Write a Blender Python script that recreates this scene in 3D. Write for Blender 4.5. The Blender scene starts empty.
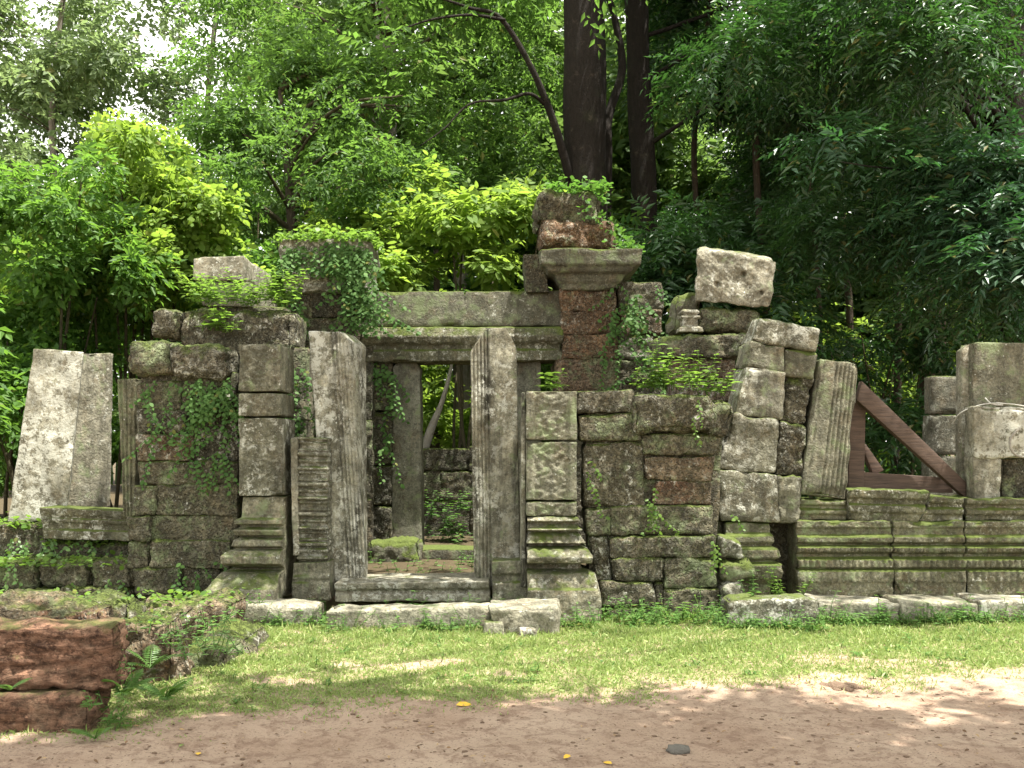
import bpy, math
import numpy as np

# ------------------------------------------------------------------ camera, sky, sun, exposure
S = bpy.context.scene
COL = S.collection
F, HY, CZ = 1005.0, 450.0, 1.6            # focal length in pixels, horizon row, eye height
SUN_EL, SUN_AZ = math.radians(73), math.radians(112)   # azimuth measured from +Y towards +X
SUN_DIR = np.array([math.cos(SUN_EL)*math.sin(SUN_AZ), math.cos(SUN_EL)*math.cos(SUN_AZ), math.sin(SUN_EL)])

cam = bpy.data.cameras.new('camera')
cam.sensor_width = 36.0
cam.lens = F/1024*36.0
cam.shift_y = (HY-384)/1024
cam.clip_start, cam.clip_end = 0.1, 3000
co = bpy.data.objects.new('camera', cam)
co.location = (0, 0, CZ)
co.rotation_euler = (math.radians(90), 0, 0)
COL.objects.link(co)
S.camera = co

w = bpy.data.worlds.new('World'); S.world = w; w.use_nodes = True
nt = w.node_tree; nt.nodes.clear()
sky = nt.nodes.new('ShaderNodeTexSky'); sky.sky_type = 'NISHITA'; sky.sun_disc = False
sky.sun_elevation = SUN_EL; sky.sun_rotation = SUN_AZ
sky.air_density = 1.0; sky.dust_density = 3.0; sky.ozone_density = 1.0
bg = nt.nodes.new('ShaderNodeBackground'); bg.inputs['Strength'].default_value = 0.10
out = nt.nodes.new('ShaderNodeOutputWorld')
tc = nt.nodes.new('ShaderNodeTexCoord')
cn = nt.nodes.new('ShaderNodeTexNoise'); cn.inputs['Scale'].default_value = 2.2; cn.inputs['Detail'].default_value = 7
cr = nt.nodes.new('ShaderNodeValToRGB'); cr.color_ramp.elements[0].position = .30; cr.color_ramp.elements[1].position = .55
cr.color_ramp.elements[0].color = (.55, .55, .55, 1)
mx = nt.nodes.new('ShaderNodeMix'); mx.data_type = 'RGBA'
mx.inputs[7].default_value = (8.2, 8.1, 7.7, 1)        # thin bright cloud veil
nt.links.new(tc.outputs['Generated'], cn.inputs['Vector'])
nt.links.new(cn.outputs['Fac'], cr.inputs['Fac'])
nt.links.new(cr.outputs['Color'], mx.inputs[0])
nt.links.new(sky.outputs['Color'], mx.inputs[6])
nt.links.new(mx.outputs[2], bg.inputs['Color'])
nt.links.new(bg.outputs['Background'], out.inputs['Surface'])

sl = bpy.data.lights.new('sun', 'SUN'); sl.energy = 5.0; sl.angle = math.radians(0.53); sl.color = (1, .95, .86)
so = bpy.data.objects.new('sun', sl)
from mathutils import Vector
so.rotation_euler = Vector(SUN_DIR).to_track_quat('Z', 'Y').to_euler()
so.location = (0, 0, 40)
COL.objects.link(so)

S.view_settings.view_transform = 'Standard'
S.view_settings.look = 'None'
S.view_settings.exposure = 1.78
S.view_settings.gamma = 1.0
S.view_settings.use_curve_mapping = False
S.render.engine = 'CYCLES'
S.cycles.use_denoising = True
S.cycles.max_bounces = 8
S.cycles.diffuse_bounces = 4
S.cycles.transmission_bounces = 6
S.cycles.glossy_bounces = 2
S.cycles.caustics_reflective = False
S.cycles.caustics_refractive = False

# ------------------------------------------------------------------ helpers: noise, meshes, tags
_seed = [100]
def RNG(s=None):
    if s is None:
        _seed[0] += 1; s = _seed[0]
    return np.random.default_rng(s)

def _hash(ix, iy, iz):
    h = (ix*374761393 + iy*668265263 + iz*2147483647*3) & 0xffffffff
    h = ((h ^ (h >> 13))*1274126177) & 0xffffffff
    h = ((h ^ (h >> 16))*2246822519) & 0xffffffff
    return (h ^ (h >> 15)) & 0xffffffff
def noise(p):
    p = np.asarray(p, float)
    i = np.floor(p).astype(np.int64); f = p-i
    u = f*f*f*(f*(f*6-15)+10)
    r = 0
    for dx in (0, 1):
        for dy in (0, 1):
            for dz in (0, 1):
                h = _hash(i[:, 0]+dx, i[:, 1]+dy, i[:, 2]+dz)
                g = np.stack([(h & 1023)/511.5-1, ((h >> 10) & 1023)/511.5-1, ((h >> 20) & 1023)/511.5-1], 1)
                d = f-np.array([dx, dy, dz])
                wt = (u[:, 0] if dx else 1-u[:, 0])*(u[:, 1] if dy else 1-u[:, 1])*(u[:, 2] if dz else 1-u[:, 2])
                r = r+wt*(g*d).sum(1)
    return r
def fbm(p, o=4):
    r = 0; a = 1.0; p = np.array(p, float)
    for _ in range(o):
        r = r+a*noise(p); p = p*2.03+17.3; a *= .5
    return r
def smooth(a, b, x):
    t = np.clip((np.asarray(x, float)-a)/(b-a), 0, 1); return t*t*(3-2*t)
def norm(v):
    return v/np.maximum(np.linalg.norm(v, axis=-1, keepdims=True), 1e-9)
def W(px, py, Y):
    return np.array([(px-512)/F*Y, Y, CZ-(py-HY)/F*Y])

def mesh_data(name, V, tris=None, quads=None, smooth_=True):
    V = np.asarray(V, np.float32)
    loops, starts, n = [], [], 0
    for arr, k in ((tris, 3), (quads, 4)):
        if arr is not None and len(arr):
            arr = np.asarray(arr, np.int32)
            loops.append(arr.ravel()); starts.append(n+np.arange(len(arr), dtype=np.int32)*k); n += arr.size
    L = np.concatenate(loops); St = np.concatenate(starts)
    me = bpy.data.meshes.new(name)
    me.vertices.add(len(V)); me.vertices.foreach_set('co', V.ravel())
    me.loops.add(len(L)); me.loops.foreach_set('vertex_index', L)
    me.polygons.add(len(St)); me.polygons.foreach_set('loop_start', St)
    me.polygons.foreach_set('use_smooth', np.full(len(St), smooth_, bool))
    me.update(calc_edges=True)
    return me
def tag(o, label=None, cat=None, group=None, kind=None):
    if label: o['label'] = label
    if cat: o['category'] = cat
    if group: o['group'] = group
    if kind: o['kind'] = kind
    return o
def thing(name, label, cat, loc, group=None):
    o = bpy.data.objects.new(name, None); COL.objects.link(o)
    o.location = [float(c) for c in loc]
    o.empty_display_size = .2
    return tag(o, label, cat, group)
def wloc(o):
    l = np.zeros(3)
    while o is not None:
        l = l+np.array(o.location); o = o.parent
    return l
class Geo:
    def __init__(s): s.V = []; s.T = []; s.Q = []; s.n = 0
    def add(s, V, tris=None, quads=None):
        if tris is not None and len(tris): s.T.append(np.asarray(tris)+s.n)
        if quads is not None and len(quads): s.Q.append(np.asarray(quads)+s.n)
        s.V.append(np.asarray(V)); s.n += len(V); return s
    def build(s, name, mat, parent=None, smooth_=True, tagargs=None):
        V = np.concatenate(s.V)
        T = np.concatenate(s.T) if s.T else None; Q = np.concatenate(s.Q) if s.Q else None
        if parent is not None: org = wloc(parent)
        else: org = np.array([V[:, 0].mean(), V[:, 1].mean(), V[:, 2].min()])
        me = mesh_data(name, V-org, T, Q, smooth_)
        me.materials.append(mat)
        o = bpy.data.objects.new(name, me); COL.objects.link(o)
        if parent is not None: o.parent = parent
        else: o.location = org
        if tagargs: tag(o, *tagargs)
        return o

# ------------------------------------------------------------------ materials
class NT:
    def __init__(s, name):
        s.m = bpy.data.materials.new(name); s.m.use_nodes = True
        s.t = s.m.node_tree; s.t.nodes.clear()
        s.out = s.t.nodes.new('ShaderNodeOutputMaterial')
    def n(s, typ, **kw):
        nd = s.t.nodes.new(typ)
        for k, v in kw.items(): setattr(nd, k, v)
        return nd
    def l(s, a, b): s.t.links.new(a, b)
    def put(s, sock, v):
        if hasattr(v, 'is_linked') or isinstance(v, bpy.types.NodeSocket): s.l(v, sock)
        elif isinstance(v, (tuple, list)) and len(v) == 3 and sock.type == 'RGBA': sock.default_value = (*v, 1)
        else: sock.default_value = v
    def pos(s, scale=(1, 1, 1)):
        g = s.n('ShaderNodeNewGeometry')
        mp = s.n('ShaderNodeMapping'); mp.inputs['Scale'].default_value = scale
        s.l(g.outputs['Position'], mp.inputs['Vector']); return mp.outputs['Vector']
    def noise(s, scale, detail=5, rough=.6, vec=None, dist=0.0):
        nd = s.n('ShaderNodeTexNoise'); nd.inputs['Scale'].default_value = scale
        nd.inputs['Detail'].default_value = detail; nd.inputs['Roughness'].default_value = rough
        nd.inputs['Distortion'].default_value = dist
        s.l(vec if vec is not None else s.pos(), nd.inputs['Vector']); return nd.outputs['Fac']
    def voro(s, scale, vec=None, feature='F1'):
        nd = s.n('ShaderNodeTexVoronoi'); nd.feature = feature; nd.inputs['Scale'].default_value = scale
        s.l(vec if vec is not None else s.pos(), nd.inputs['Vector']); return nd.outputs['Distance']
    def ramp(s, f, *stops):
        nd = s.n('ShaderNodeValToRGB'); e = nd.color_ramp.elements
        while len(e) < len(stops): e.new(.5)
        for el, (p, c) in zip(e, stops):
            el.position = p; el.color = (c, c, c, 1) if isinstance(c, (int, float)) else (*c, 1)
        s.put(nd.inputs['Fac'], f); return nd.outputs['Color']
    def mix(s, f, a, b, mode='MIX'):
        nd = s.n('ShaderNodeMix'); nd.data_type = 'RGBA'; nd.blend_type = mode
        s.put(nd.inputs[0], f); s.put(nd.inputs[6], a); s.put(nd.inputs[7], b); return nd.outputs[2]
    def math(s, op, a, b=0.0, clamp=False):
        nd = s.n('ShaderNodeMath', operation=op); nd.use_clamp = clamp
        s.put(nd.inputs[0], a); s.put(nd.inputs[1], b); return nd.outputs[0]
    def upz(s):
        g = s.n('ShaderNodeNewGeometry'); x = s.n('ShaderNodeSeparateXYZ')
        s.l(g.outputs['Normal'], x.inputs[0]); return x.outputs['Z']
    def island(s):
        return s.n('ShaderNodeNewGeometry').outputs['Random Per Island']
    def objrand(s):
        return s.n('ShaderNodeObjectInfo').outputs['Random']
    def bsdf(s, col, rough=.9, spec=.3, bump=None, bdist=.02, bstr=1.0):
        b = s.n('ShaderNodeBsdfPrincipled')
        s.put(b.inputs['Base Color'], col); s.put(b.inputs['Roughness'], rough)
        b.inputs['Specular IOR Level'].default_value = spec
        if bump is not None:
            bn = s.n('ShaderNodeBump'); bn.inputs['Distance'].default_value = bdist; bn.inputs['Strength'].default_value = bstr
            s.l(bump, bn.inputs['Height']); s.l(bn.outputs['Normal'], b.inputs['Normal'])
        s.l(b.outputs['BSDF'], s.out.inputs['Surface']); return b

def stone_mat(name, c1, c2, stain=.5, lichen=.5, mint=.4, moss=.35, pits=0.0, streak=.5, red=None, fine=1.0, topmoss=.5, brown=(.17, .125, .07), grit=.62):
    """weathered stone: mottled base, dark biofilm streaks, pale crust lichen, mint lichen, moss; laterite gets pits with painted shade"""
    m = NT(name)
    off = m.n('ShaderNodeVectorMath', operation='ADD')
    cmb = m.n('ShaderNodeCombineXYZ'); rr = m.math('MULTIPLY', m.objrand(), 37.0)
    m.l(rr, cmb.inputs[0]); m.l(rr, cmb.inputs[2])
    m.l(m.pos(), off.inputs[0]); m.l(cmb.outputs[0], off.inputs[1]); P = off.outputs[0]
    orr = m.objrand(); shift = m.math('MULTIPLY', m.math('SUBTRACT', orr, .5), .16)
    warm = lambda c: (c[0]*1.13, c[1]*1.13, c[2]*1.03)
    base = m.mix(m.ramp(m.math('ADD', m.noise(2.6, 8, .65, P), shift), (.36, 0.), (.66, 1.)), warm(c1), warm(tuple(x*1.12 for x in c2)))
    if red is not None:
        base = m.mix(m.ramp(m.noise(2.0, 5, .6, P, .6), (.48, 0.), (.62, .9)), base, red)
    base = m.mix(m.ramp(m.noise(3.4, 7, .7, P, .5), (.50, 0.), (.64, .6)), base, brown)
    base = m.mix(m.ramp(m.noise(6.5, 8, .75, P), (.42, .75), (.56, 0.)), base, m.mix(.6, base, (.03, .03, .018)))
    base = m.mix(m.ramp(m.noise(30, 6, .75, P), (.36, 1.), (.54, 0.)), base, m.mix(grit, base, (.018, .017, .012)))
    base = m.mix(m.ramp(m.noise(48, 5, .7, P), (.54, 0.), (.66, .55)), base, (.36, .355, .28))
    st = m.n('ShaderNodeMapping'); st.inputs['Scale'].default_value = (7, 7, .9); m.l(P, st.inputs['Vector'])
    sk = m.ramp(m.noise(1.0, 6, .65, st.outputs[0]), (.44, 0.), (.66, streak))
    base = m.mix(sk, base, (.035, .033, .024))
    dk = m.ramp(m.noise(1.7, 7, .7, P, .4), (.48, 0.), (.66, stain))
    base = m.mix(dk, base, (.05, .048, .03))
    gm = m.ramp(m.math('ADD', m.noise(5.5, 8, .68, P, .3), m.math('MULTIPLY', shift, .7)), (.62-.2*mint, 0.), (.74-.2*mint, .8))
    base = m.mix(gm, base, (.17, .205, .105))
    lm = m.ramp(m.math('SUBTRACT', m.noise(10, 10, .8, P, .3), m.math('MULTIPLY', shift, .8)), (.645-.17*lichen, 0.), (.70-.17*lichen, .8))
    lb = m.ramp(m.noise(1.5, 4, .5, P), (.40, .12), (.58, 1.))
    base = m.mix(m.math('MULTIPLY', lm, lb), base, (.50, .50, .43))
    spot = m.ramp(m.voro(17, P), (.10, 1.), (.17, 0.))
    spot = m.math('MULTIPLY', spot, m.ramp(m.noise(3.0, 3, .5, P), (.55, 0.), (.62, min(1., lichen*1.3))))
    base = m.mix(spot, base, (.55, .56, .50))
    up = m.upz()
    mo = m.math('ADD', m.math('MULTIPLY', up, topmoss*.55), m.noise(4.2, 8, .7, P, .3))
    mo = m.ramp(mo, (.74-.28*moss, 0.), (.90-.28*moss, .95))
    if pits > 0:
        pit_shade = m.ramp(m.voro(34, P), (.16, 1.), (.34, 0.)); pit_shade = m.math('MULTIPLY', pit_shade, m.ramp(m.noise(13, 4, .6, P), (.44, 0.), (.56, .8*min(pits, 1))))
        base = m.mix(pit_shade, base, (.016, .014, .010))  # shade inside the pits painted into the colour
    base = m.mix(mo, base, m.mix(m.noise(30, 4, .6, P), (.028, .044, .008), (.105, .135, .022)))
    h = m.math('MULTIPLY', m.noise(38*fine, 8, .72, P), .55)
    h = m.math('ADD', h, m.math('MULTIPLY', m.noise(9, 6, .6, P), .8))
    if pits > 0:
        pd = m.n('ShaderNodeVectorMath', operation='MULTIPLY_ADD')
        pn = m.n('ShaderNodeTexNoise'); pn.inputs['Scale'].default_value = 14; m.l(P, pn.inputs['Vector'])
        m.l(pn.outputs['Color'], pd.inputs[0]); pd.inputs[1].default_value = (.07, .07, .07); m.l(P, pd.inputs[2])
        pv = m.ramp(m.voro(26, pd.outputs[0]), (.18, 0.), (.42, 1.))
        pv2 = m.ramp(m.noise(20, 5, .7, P), (.36, 0.), (.5, 1.))
        pp = m.math('MULTIPLY', pv, pv2)
        h = m.math('ADD', h, m.math('MULTIPLY', pp, pits*1.1))
    h = m.math('ADD', h, m.math('MULTIPLY', mo, .5))
    m.bsdf(base, m.ramp(m.noise(12, 3, .5, P), (.3, .95), (.7, .75)), .25, h, .03, .9)
    return m.m

def leaf_mat(name, c_dark, c_light, t_col, trans=.45, rough=.45, spec=.4, scale=.9, dead=.035, dcol=(.16, .13, .03)):
    m = NT(name)
    r = m.island()
    n1 = m.noise(scale, 3, .5)
    f = m.math('ADD', m.math('MULTIPLY', r, .65), m.math('MULTIPLY', n1, .5))
    c = m.ramp(f, (.2, c_dark), (.85, c_light))
    c = m.mix(m.ramp(r, (1-dead, 0.), (1-dead*.6, .7)), c, dcol)
    b = m.n('ShaderNodeBsdfPrincipled'); m.l(c, b.inputs['Base Color'])
    b.inputs['Roughness'].default_value = rough; b.inputs['Specular IOR Level'].default_value = spec
    t = m.n('ShaderNodeBsdfTranslucent')
    m.l(m.mix(f, tuple(x*.75 for x in t_col), t_col), t.inputs['Color'])
    s = m.n('ShaderNodeMixShader'); s.inputs[0].default_value = trans
    m.l(b.outputs[0], s.inputs[1]); m.l(t.outputs[0], s.inputs[2]); m.l(s.outputs[0], m.out.inputs['Surface'])
    return m.m

def bark_mat(name, c1, c2, sc=1.0, moss=.2):
    m = NT(name)
    v = m.pos((14*sc, 14*sc, 3.2*sc))
    n = m.math('ADD', m.math('MULTIPLY', m.noise(1.6, 8, .75, v, .2), .7), m.math('MULTIPLY', m.noise(18, 6, .75), .3))
    c = m.mix(m.ramp(n, (.35, 0.), (.65, 1.)), c1, c2)
    c = m.mix(m.ramp(m.noise(1.6, 5, .6), (.55, 0.), (.7, moss)), c, (.05, .07, .025))
    c = m.mix(m.ramp(m.noise(3.2, 7, .75), (.58, 0.), (.68, .55)), c, tuple(min(.4, x*3.2) for x in c2))
    m.bsdf(c, .9, .2, n, .08, 1.0)
    return m.m

M = {}
M['pale'] = stone_mat('pale_sandstone', (.20, .185, .145), (.31, .29, .24), .35, .78, .25, .16, 0, .55, topmoss=.5)
M['grey'] = stone_mat('grey_sandstone', (.115, .11, .082), (.22, .21, .165), .6, .56, .30, .22, .15, .6, topmoss=.6)
M['jamb'] = stone_mat('streaked_sandstone', (.20, .19, .15), (.32, .305, .25), .35, .62, .40, .12, 0, 1.0, topmoss=.5)
M['smooth'] = stone_mat('smooth_sandstone', (.12, .115, .095), (.19, .185, .155), .35, .30, .12, .08, 0, .4, fine=1.4, topmoss=.8)
M['beam'] = stone_mat('mossy_sandstone', (.10, .097, .075), (.17, .165, .13), .55, .36, .45, .34, .1, .6, topmoss=1.4)
M['plinth'] = stone_mat('mossy_carved_sandstone', (.10, .095, .060), (.19, .18, .125), .6, .42, .42, .38, .15, .5, topmoss=.95)
M['ledge'] = stone_mat('pale_ledge_sandstone', (.22, .205, .165), (.33, .31, .255), .4, .55, .25, .15, .1, .3, topmoss=.25)
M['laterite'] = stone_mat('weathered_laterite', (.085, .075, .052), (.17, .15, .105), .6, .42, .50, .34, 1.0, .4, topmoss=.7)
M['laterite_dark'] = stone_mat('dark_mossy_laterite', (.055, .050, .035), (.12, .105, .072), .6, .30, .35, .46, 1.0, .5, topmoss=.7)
M['laterite_red'] = stone_mat('red_laterite', (.13, .072, .042), (.22, .125, .072), .5, .36, .42, .18, 1.0, .4, topmoss=.4)
M['laterite_brown'] = stone_mat('brown_laterite', (.16, .115, .076), (.27, .20, .14), .45, .38, .35, .26, 1.0, .35, red=(.17, .08, .045), topmoss=.6)

m = NT('rough_red_laterite'); v = m.pos((7, 7, 24))
n1 = m.noise(1.0, 9, .72, v, .5); n2 = m.noise(22, 7, .75)
c = m.mix(m.ramp(n1, (.38, 0.), (.60, 1.)), (.075, .044, .029), (.32, .18, .115))
c = m.mix(m.ramp(n2, (.38, .9), (.52, 0.)), c, (.045, .024, .016))  # crevice shade painted in, dark where the bump sinks
c = m.mix(m.ramp(m.noise(2.2, 6, .7), (.50, 0.), (.64, .65)), c, (.16, .115, .075))
c = m.mix(m.ramp(m.noise(40, 5, .7), (.57, 0.), (.68, .5)), c, (.40, .27, .18))
c = m.mix(m.ramp(m.math('ADD', m.math('MULTIPLY', m.upz(), .25), m.noise(5, 7, .7)), (.68, 0.), (.85, .8)), c, (.09, .11, .03))
m.bsdf(c, .95, .15, m.math('ADD', n1, m.math('MULTIPLY', n2, .7)), .05, 1.0); M['laterite_front'] = m.m
M['lotus'] = stone_mat('lichened_carved_sandstone', (.15, .14, .10), (.27, .25, .19), .5, .55, .45, .25, .1, .6, topmoss=.55)
M['bark_dark'] = bark_mat('dark_bark', (.010, .008, .006), (.028, .022, .017))
M['bark_brown'] = bark_mat('brown_bark', (.04, .03, .02), (.09, .07, .05))
M['bark_pale'] = bark_mat('pale_bark', (.16, .14, .115), (.30, .27, .23))
M['twig'] = bark_mat('twig_bark', (.05, .045, .025), (.10, .085, .05), 2)
M['deadwood'] = bark_mat('dead_wood', (.30, .27, .22), (.46, .43, .37), 2, .05)
m = NT('brown_painted_wood'); v = m.pos((2, 30, 30))
gn = m.ramp(m.noise(1.5, 8, .75, v), (.3, 0.), (.7, 1.))
m.bsdf(m.mix(gn, (.030, .021, .016), (.13, .085, .062)), .7, .3, gn, .004, .6); M['wood'] = m.m
m = NT('rusty_wire'); m.bsdf((.38, .37, .33), .5, .5); M['wire'] = m.m

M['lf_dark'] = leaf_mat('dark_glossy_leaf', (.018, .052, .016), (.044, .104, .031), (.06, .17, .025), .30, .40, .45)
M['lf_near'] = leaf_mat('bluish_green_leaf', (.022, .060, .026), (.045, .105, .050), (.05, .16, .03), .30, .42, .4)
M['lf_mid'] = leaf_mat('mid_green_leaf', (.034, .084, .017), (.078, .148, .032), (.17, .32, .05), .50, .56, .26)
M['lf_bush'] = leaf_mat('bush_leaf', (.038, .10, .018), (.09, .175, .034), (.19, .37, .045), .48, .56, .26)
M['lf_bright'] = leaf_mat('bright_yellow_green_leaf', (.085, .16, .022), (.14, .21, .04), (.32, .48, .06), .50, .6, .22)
M['lf_far'] = leaf_mat('distant_leaf', (.045, .09, .022), (.085, .145, .042), (.18, .30, .06), .45, .6, .3, .25)
M['lf_hazed'] = leaf_mat('hazed_canopy_leaf', (.075, .12, .045), (.12, .17, .075), (.30, .42, .15), .45, .5, .4, .4)  # haze over the far canopy is put into this paler colour
M['fern'] = leaf_mat('fern_green', (.06, .13, .018), (.12, .20, .03), (.22, .38, .05), .45, .5, .35, 3)
M['weed'] = leaf_mat('weed_green', (.06, .14, .028), (.11, .20, .05), (.20, .38, .06), .40, .45, .4, 3)
M['ivy'] = leaf_mat('ivy_green', (.040, .10, .022), (.095, .18, .045), (.14, .30, .04), .40, .62, .22, 4)
M['grass'] = leaf_mat('grass_blade', (.17, .25, .065), (.30, .36, .13), (.34, .46, .13), .45, .5, .35, 1.2, .14, (.42, .36, .19))
m = NT('yellow_fallen_leaf'); m.bsdf(m.mix(m.noise(40, 3), (.50, .27, .02), (.62, .42, .05)), .6, .3); M['yleaf'] = m.m
m = NT('clod'); m.bsdf(m.mix(m.noise(30, 5), (.07, .045, .03), (.16, .11, .075)), .95, .2); M['clod'] = m.m
m = NT('loose_soil'); m.bsdf(m.mix(m.noise(30, 6, .7), (.10, .066, .045), (.26, .185, .13)), .95, .15, m.noise(45, 6, .7), .03); M['soil'] = m.m
m = NT('small_stone'); m.bsdf(m.mix(m.noise(30, 5), (.07, .065, .055), (.15, .14, .12)), .9, .2, m.noise(60, 5), .01); M['pebble'] = m.m

# ------------------------------------------------------------------ ground
EDGE = np.array([(-9, 5.3), (-2.07, 5.45), (-1.25, 5.95), (-.37, 6.1), (.3, 6.3), (1.25, 6.7), (2.43, 6.85), (3.7, 7.0), (9, 7.4)])
def ground_h(x, y):
    x = np.asarray(x, float); y = np.asarray(y, float)
    p = np.stack([x, y, np.zeros_like(x)], 1)
    near = smooth(40, 12, np.hypot(x, y-6))
    h = .22*smooth(9.95, 10.7, y)*smooth(6, 3.6, x) + .22*smooth(9.95, 10.7, y)*smooth(3.6, 6, x)
    h = h+.05*noise(p*.7)*near+.02*noise(p*2.3)*near
    h = h+near*.012*fbm(p*6, 3)*smooth(8.5, 6, y)
    h = h-.035*smooth(.3, -.5, y-np.interp(x, EDGE[:, 0], EDGE[:, 1]))
    h = h+.5*noise(p*.05)*smooth(20, 60, np.hypot(x, y))
    return h
def grass_density(x, y):
    p = np.stack([x, y, np.full_like(x, 3.3)], 1)
    e = np.interp(x, EDGE[:, 0], EDGE[:, 1])
    d = (y-e)+.55*fbm(p*1.3, 3)+.25*noise(p*5)
    g = smooth(-.15, .75, d)
    bare = smooth(.12, .42, fbm(p*np.array([.75, 1.6, 1])+9, 3))        # worn patches
    tuft = .55+.45*smooth(-.25, .25, noise(p*3.7+21))
    return np.clip(g*(1-.8*bare)*tuft, 0, 1)
def axis_lines(lo, hi, step, far):
    inner = np.arange(lo, hi+1e-6, step)
    r = []; d = step; p = hi
    while p < far: d *= 1.35; p += d; r.append(p)
    l = []; d = step; p = lo
    while p > -far: d *= 1.35; p -= d; l.append(p)
    return np.concatenate([l[::-1], inner, r])
gx = axis_lines(-7, 7, .045, 900); gy = axis_lines(2.5, 11.5, .045, 900)
X, Y = np.meshgrid(gx, gy); X = X.ravel(); Y = Y.ravel()
nx, ny = len(gx), len(gy)
V = np.stack([X, Y, ground_h(X, Y)], 1)
I = np.arange(nx*ny).reshape(ny, nx)
Q = np.stack([I[:-1, :-1], I[:-1, 1:], I[1:, 1:], I[1:, :-1]], -1).reshape(-1, 4)
me = mesh_data('ground', V, None, Q)
at = me.attributes.new('turf', 'FLOAT', 'POINT')
at.data.foreach_set('value', (grass_density(X, Y)).astype(np.float32))
m = NT('earth')
a = m.n('ShaderNodeAttribute'); a.attribute_name = 'turf'
dirt = m.mix(m.ramp(m.noise(1.3, 6, .6), (.35, 0.), (.65, 1.)), (.29, .205, .145), (.37, .28, .205))
dirt = m.mix(m.ramp(m.noise(9, 8, .7, None, .5), (.48, 0.), (.62, .75)), dirt, (.18, .115, .08))
dirt = m.mix(m.ramp(m.noise(55, 6, .7), (.56, 0.), (.66, .8)), dirt, (.085, .05, .034))
dirt = m.mix(m.ramp(m.noise(80, 3, .6), (.62, 0.), (.72, .6)), dirt, (.42, .33, .26))
soil = m.mix(m.noise(6, 6, .7), (.14, .145, .06), (.24, .22, .11))
c = m.mix(m.ramp(m.math('ADD', a.outputs['Fac'], m.math('MULTIPLY', m.math('SUBTRACT', m.noise(14, 6, .7), .5), .9)), (.3, 0.), (.6, .8)), dirt, soil)
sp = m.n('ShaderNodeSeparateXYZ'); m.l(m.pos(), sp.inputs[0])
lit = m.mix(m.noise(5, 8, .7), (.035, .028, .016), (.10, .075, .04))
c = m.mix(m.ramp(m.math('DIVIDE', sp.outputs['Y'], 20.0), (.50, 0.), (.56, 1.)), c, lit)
hh = m.math('ADD', m.math('MULTIPLY', m.noise(30, 8, .7), .7), m.math('MULTIPLY', m.noise(110, 4, .7), .3))
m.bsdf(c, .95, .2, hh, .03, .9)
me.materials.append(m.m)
g = bpy.data.objects.new('ground', me); COL.objects.link(g); g['kind'] = 'structure'

# ------------------------------------------------------------------ stones
def lines(length, res, r):
    n = max(2, int(round((length-2*r)/res)))
    mid = np.linspace(r, length-r, n+1)
    return np.concatenate([[0, r*.3], mid, [length-r*.3, length]])/length
def block_geo(c8, res=(.03, .03, .05), r=.018, amp=.006, nsc=5.0, warp=.0, seed=0, deform=None, pit=0.0, chip=0.0, layer=1.0):
    """rounded, worn block inside 8 corners c8[w][v][u]; deform(u,v,w,dims) -> offsets along (u,v,w) axes in metres"""
    c8 = np.array(c8, float)
    rg = np.random.default_rng(seed+5)
    if warp: c8 = c8+rg.normal(0, warp, c8.shape)*np.array([1, .6, 1])
    eu = c8[:, :, 1].mean((0, 1))-c8[:, :, 0].mean((0, 1)); ev = c8[:, 1].mean((0, 1))-c8[:, 0].mean((0, 1)); ew = c8[1].mean((0, 1))-c8[0].mean((0, 1))
    d = np.array([np.linalg.norm(e) for e in (eu, ev, ew)])
    ax = np.stack([eu/d[0], ev/d[1], ew/d[2]])
    r = min(r, d.min()*.3)
    L = [lines(d[k], res[k], r) for k in range(3)]
    n = [len(l) for l in L]
    idx = np.full(n, -1, int)
    b = np.zeros(n, bool)
    b[0] = b[-1] = True; b[:, 0] = b[:, -1] = True; b[:, :, 0] = b[:, :, -1] = True
    idx[b] = np.arange(b.sum())
    i, j, k = np.nonzero(b)
    U = np.stack([L[0][i], L[1][j], L[2][k]], 1)
    p = (U-.5)*d
    q = np.clip(p, -(d/2-r), d/2-r); dd = p-q
    nl = norm(dd); p = q+nl*r
    U2 = p/d+.5
    u, v, w_ = U2[:, 0], U2[:, 1], U2[:, 2]
    P = 0
    for a in (0, 1):
        for bb in (0, 1):
            for cc in (0, 1):
                P = P+((u if a else 1-u)*(v if bb else 1-v)*(w_ if cc else 1-w_))[:, None]*c8[cc, bb, a]
    nw = nl@ax
    if deform is not None:
        o = deform(U[:, 0], U[:, 1], U[:, 2], d)
        P = P+o[0][:, None]*ax[0]+o[1][:, None]*ax[1]+o[2][:, None]*ax[2]
    sd = np.array([seed*3.71 % 91, seed*7.13 % 83, seed*1.97 % 77])
    disp = amp*fbm(P*nsc*np.array([1, 1, layer])+sd, 4)*2
    if pit: disp = disp-pit*smooth(.05, .5, noise(P*17+sd))-pit*.7*smooth(.1, .5, noise(P*34+sd))
    if chip:
        e = smooth(.6, 0, np.sort(np.abs(p/(d/2)), 1)[:, 1]*0+np.min(np.stack([(1-np.sort(np.abs(p)/(d/2), 1)[:, 1])*3, np.ones(len(p))]), 0))
        disp = disp-chip*e*smooth(.0, .5, noise(P*4.3+sd+5))
    P = P+nw*disp[:, None]
    Qs = []
    def face(A, flip):
        q = np.stack([A[:-1, :-1], A[1:, :-1], A[1:, 1:], A[:-1, 1:]], -1).reshape(-1, 4)
        Qs.append(q[:, ::-1] if flip else q)
    # orientation assumes right-handed (u, v, w) reversed: u right, v up, w away
    face(idx[:, :, 0], False); face(idx[:, :, -1], True)
    face(idx[:, 0, :], True); face(idx[:, -1, :], False)
    face(idx[0], True); face(idx[-1], False)
    return P, np.concatenate(Qs)
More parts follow.
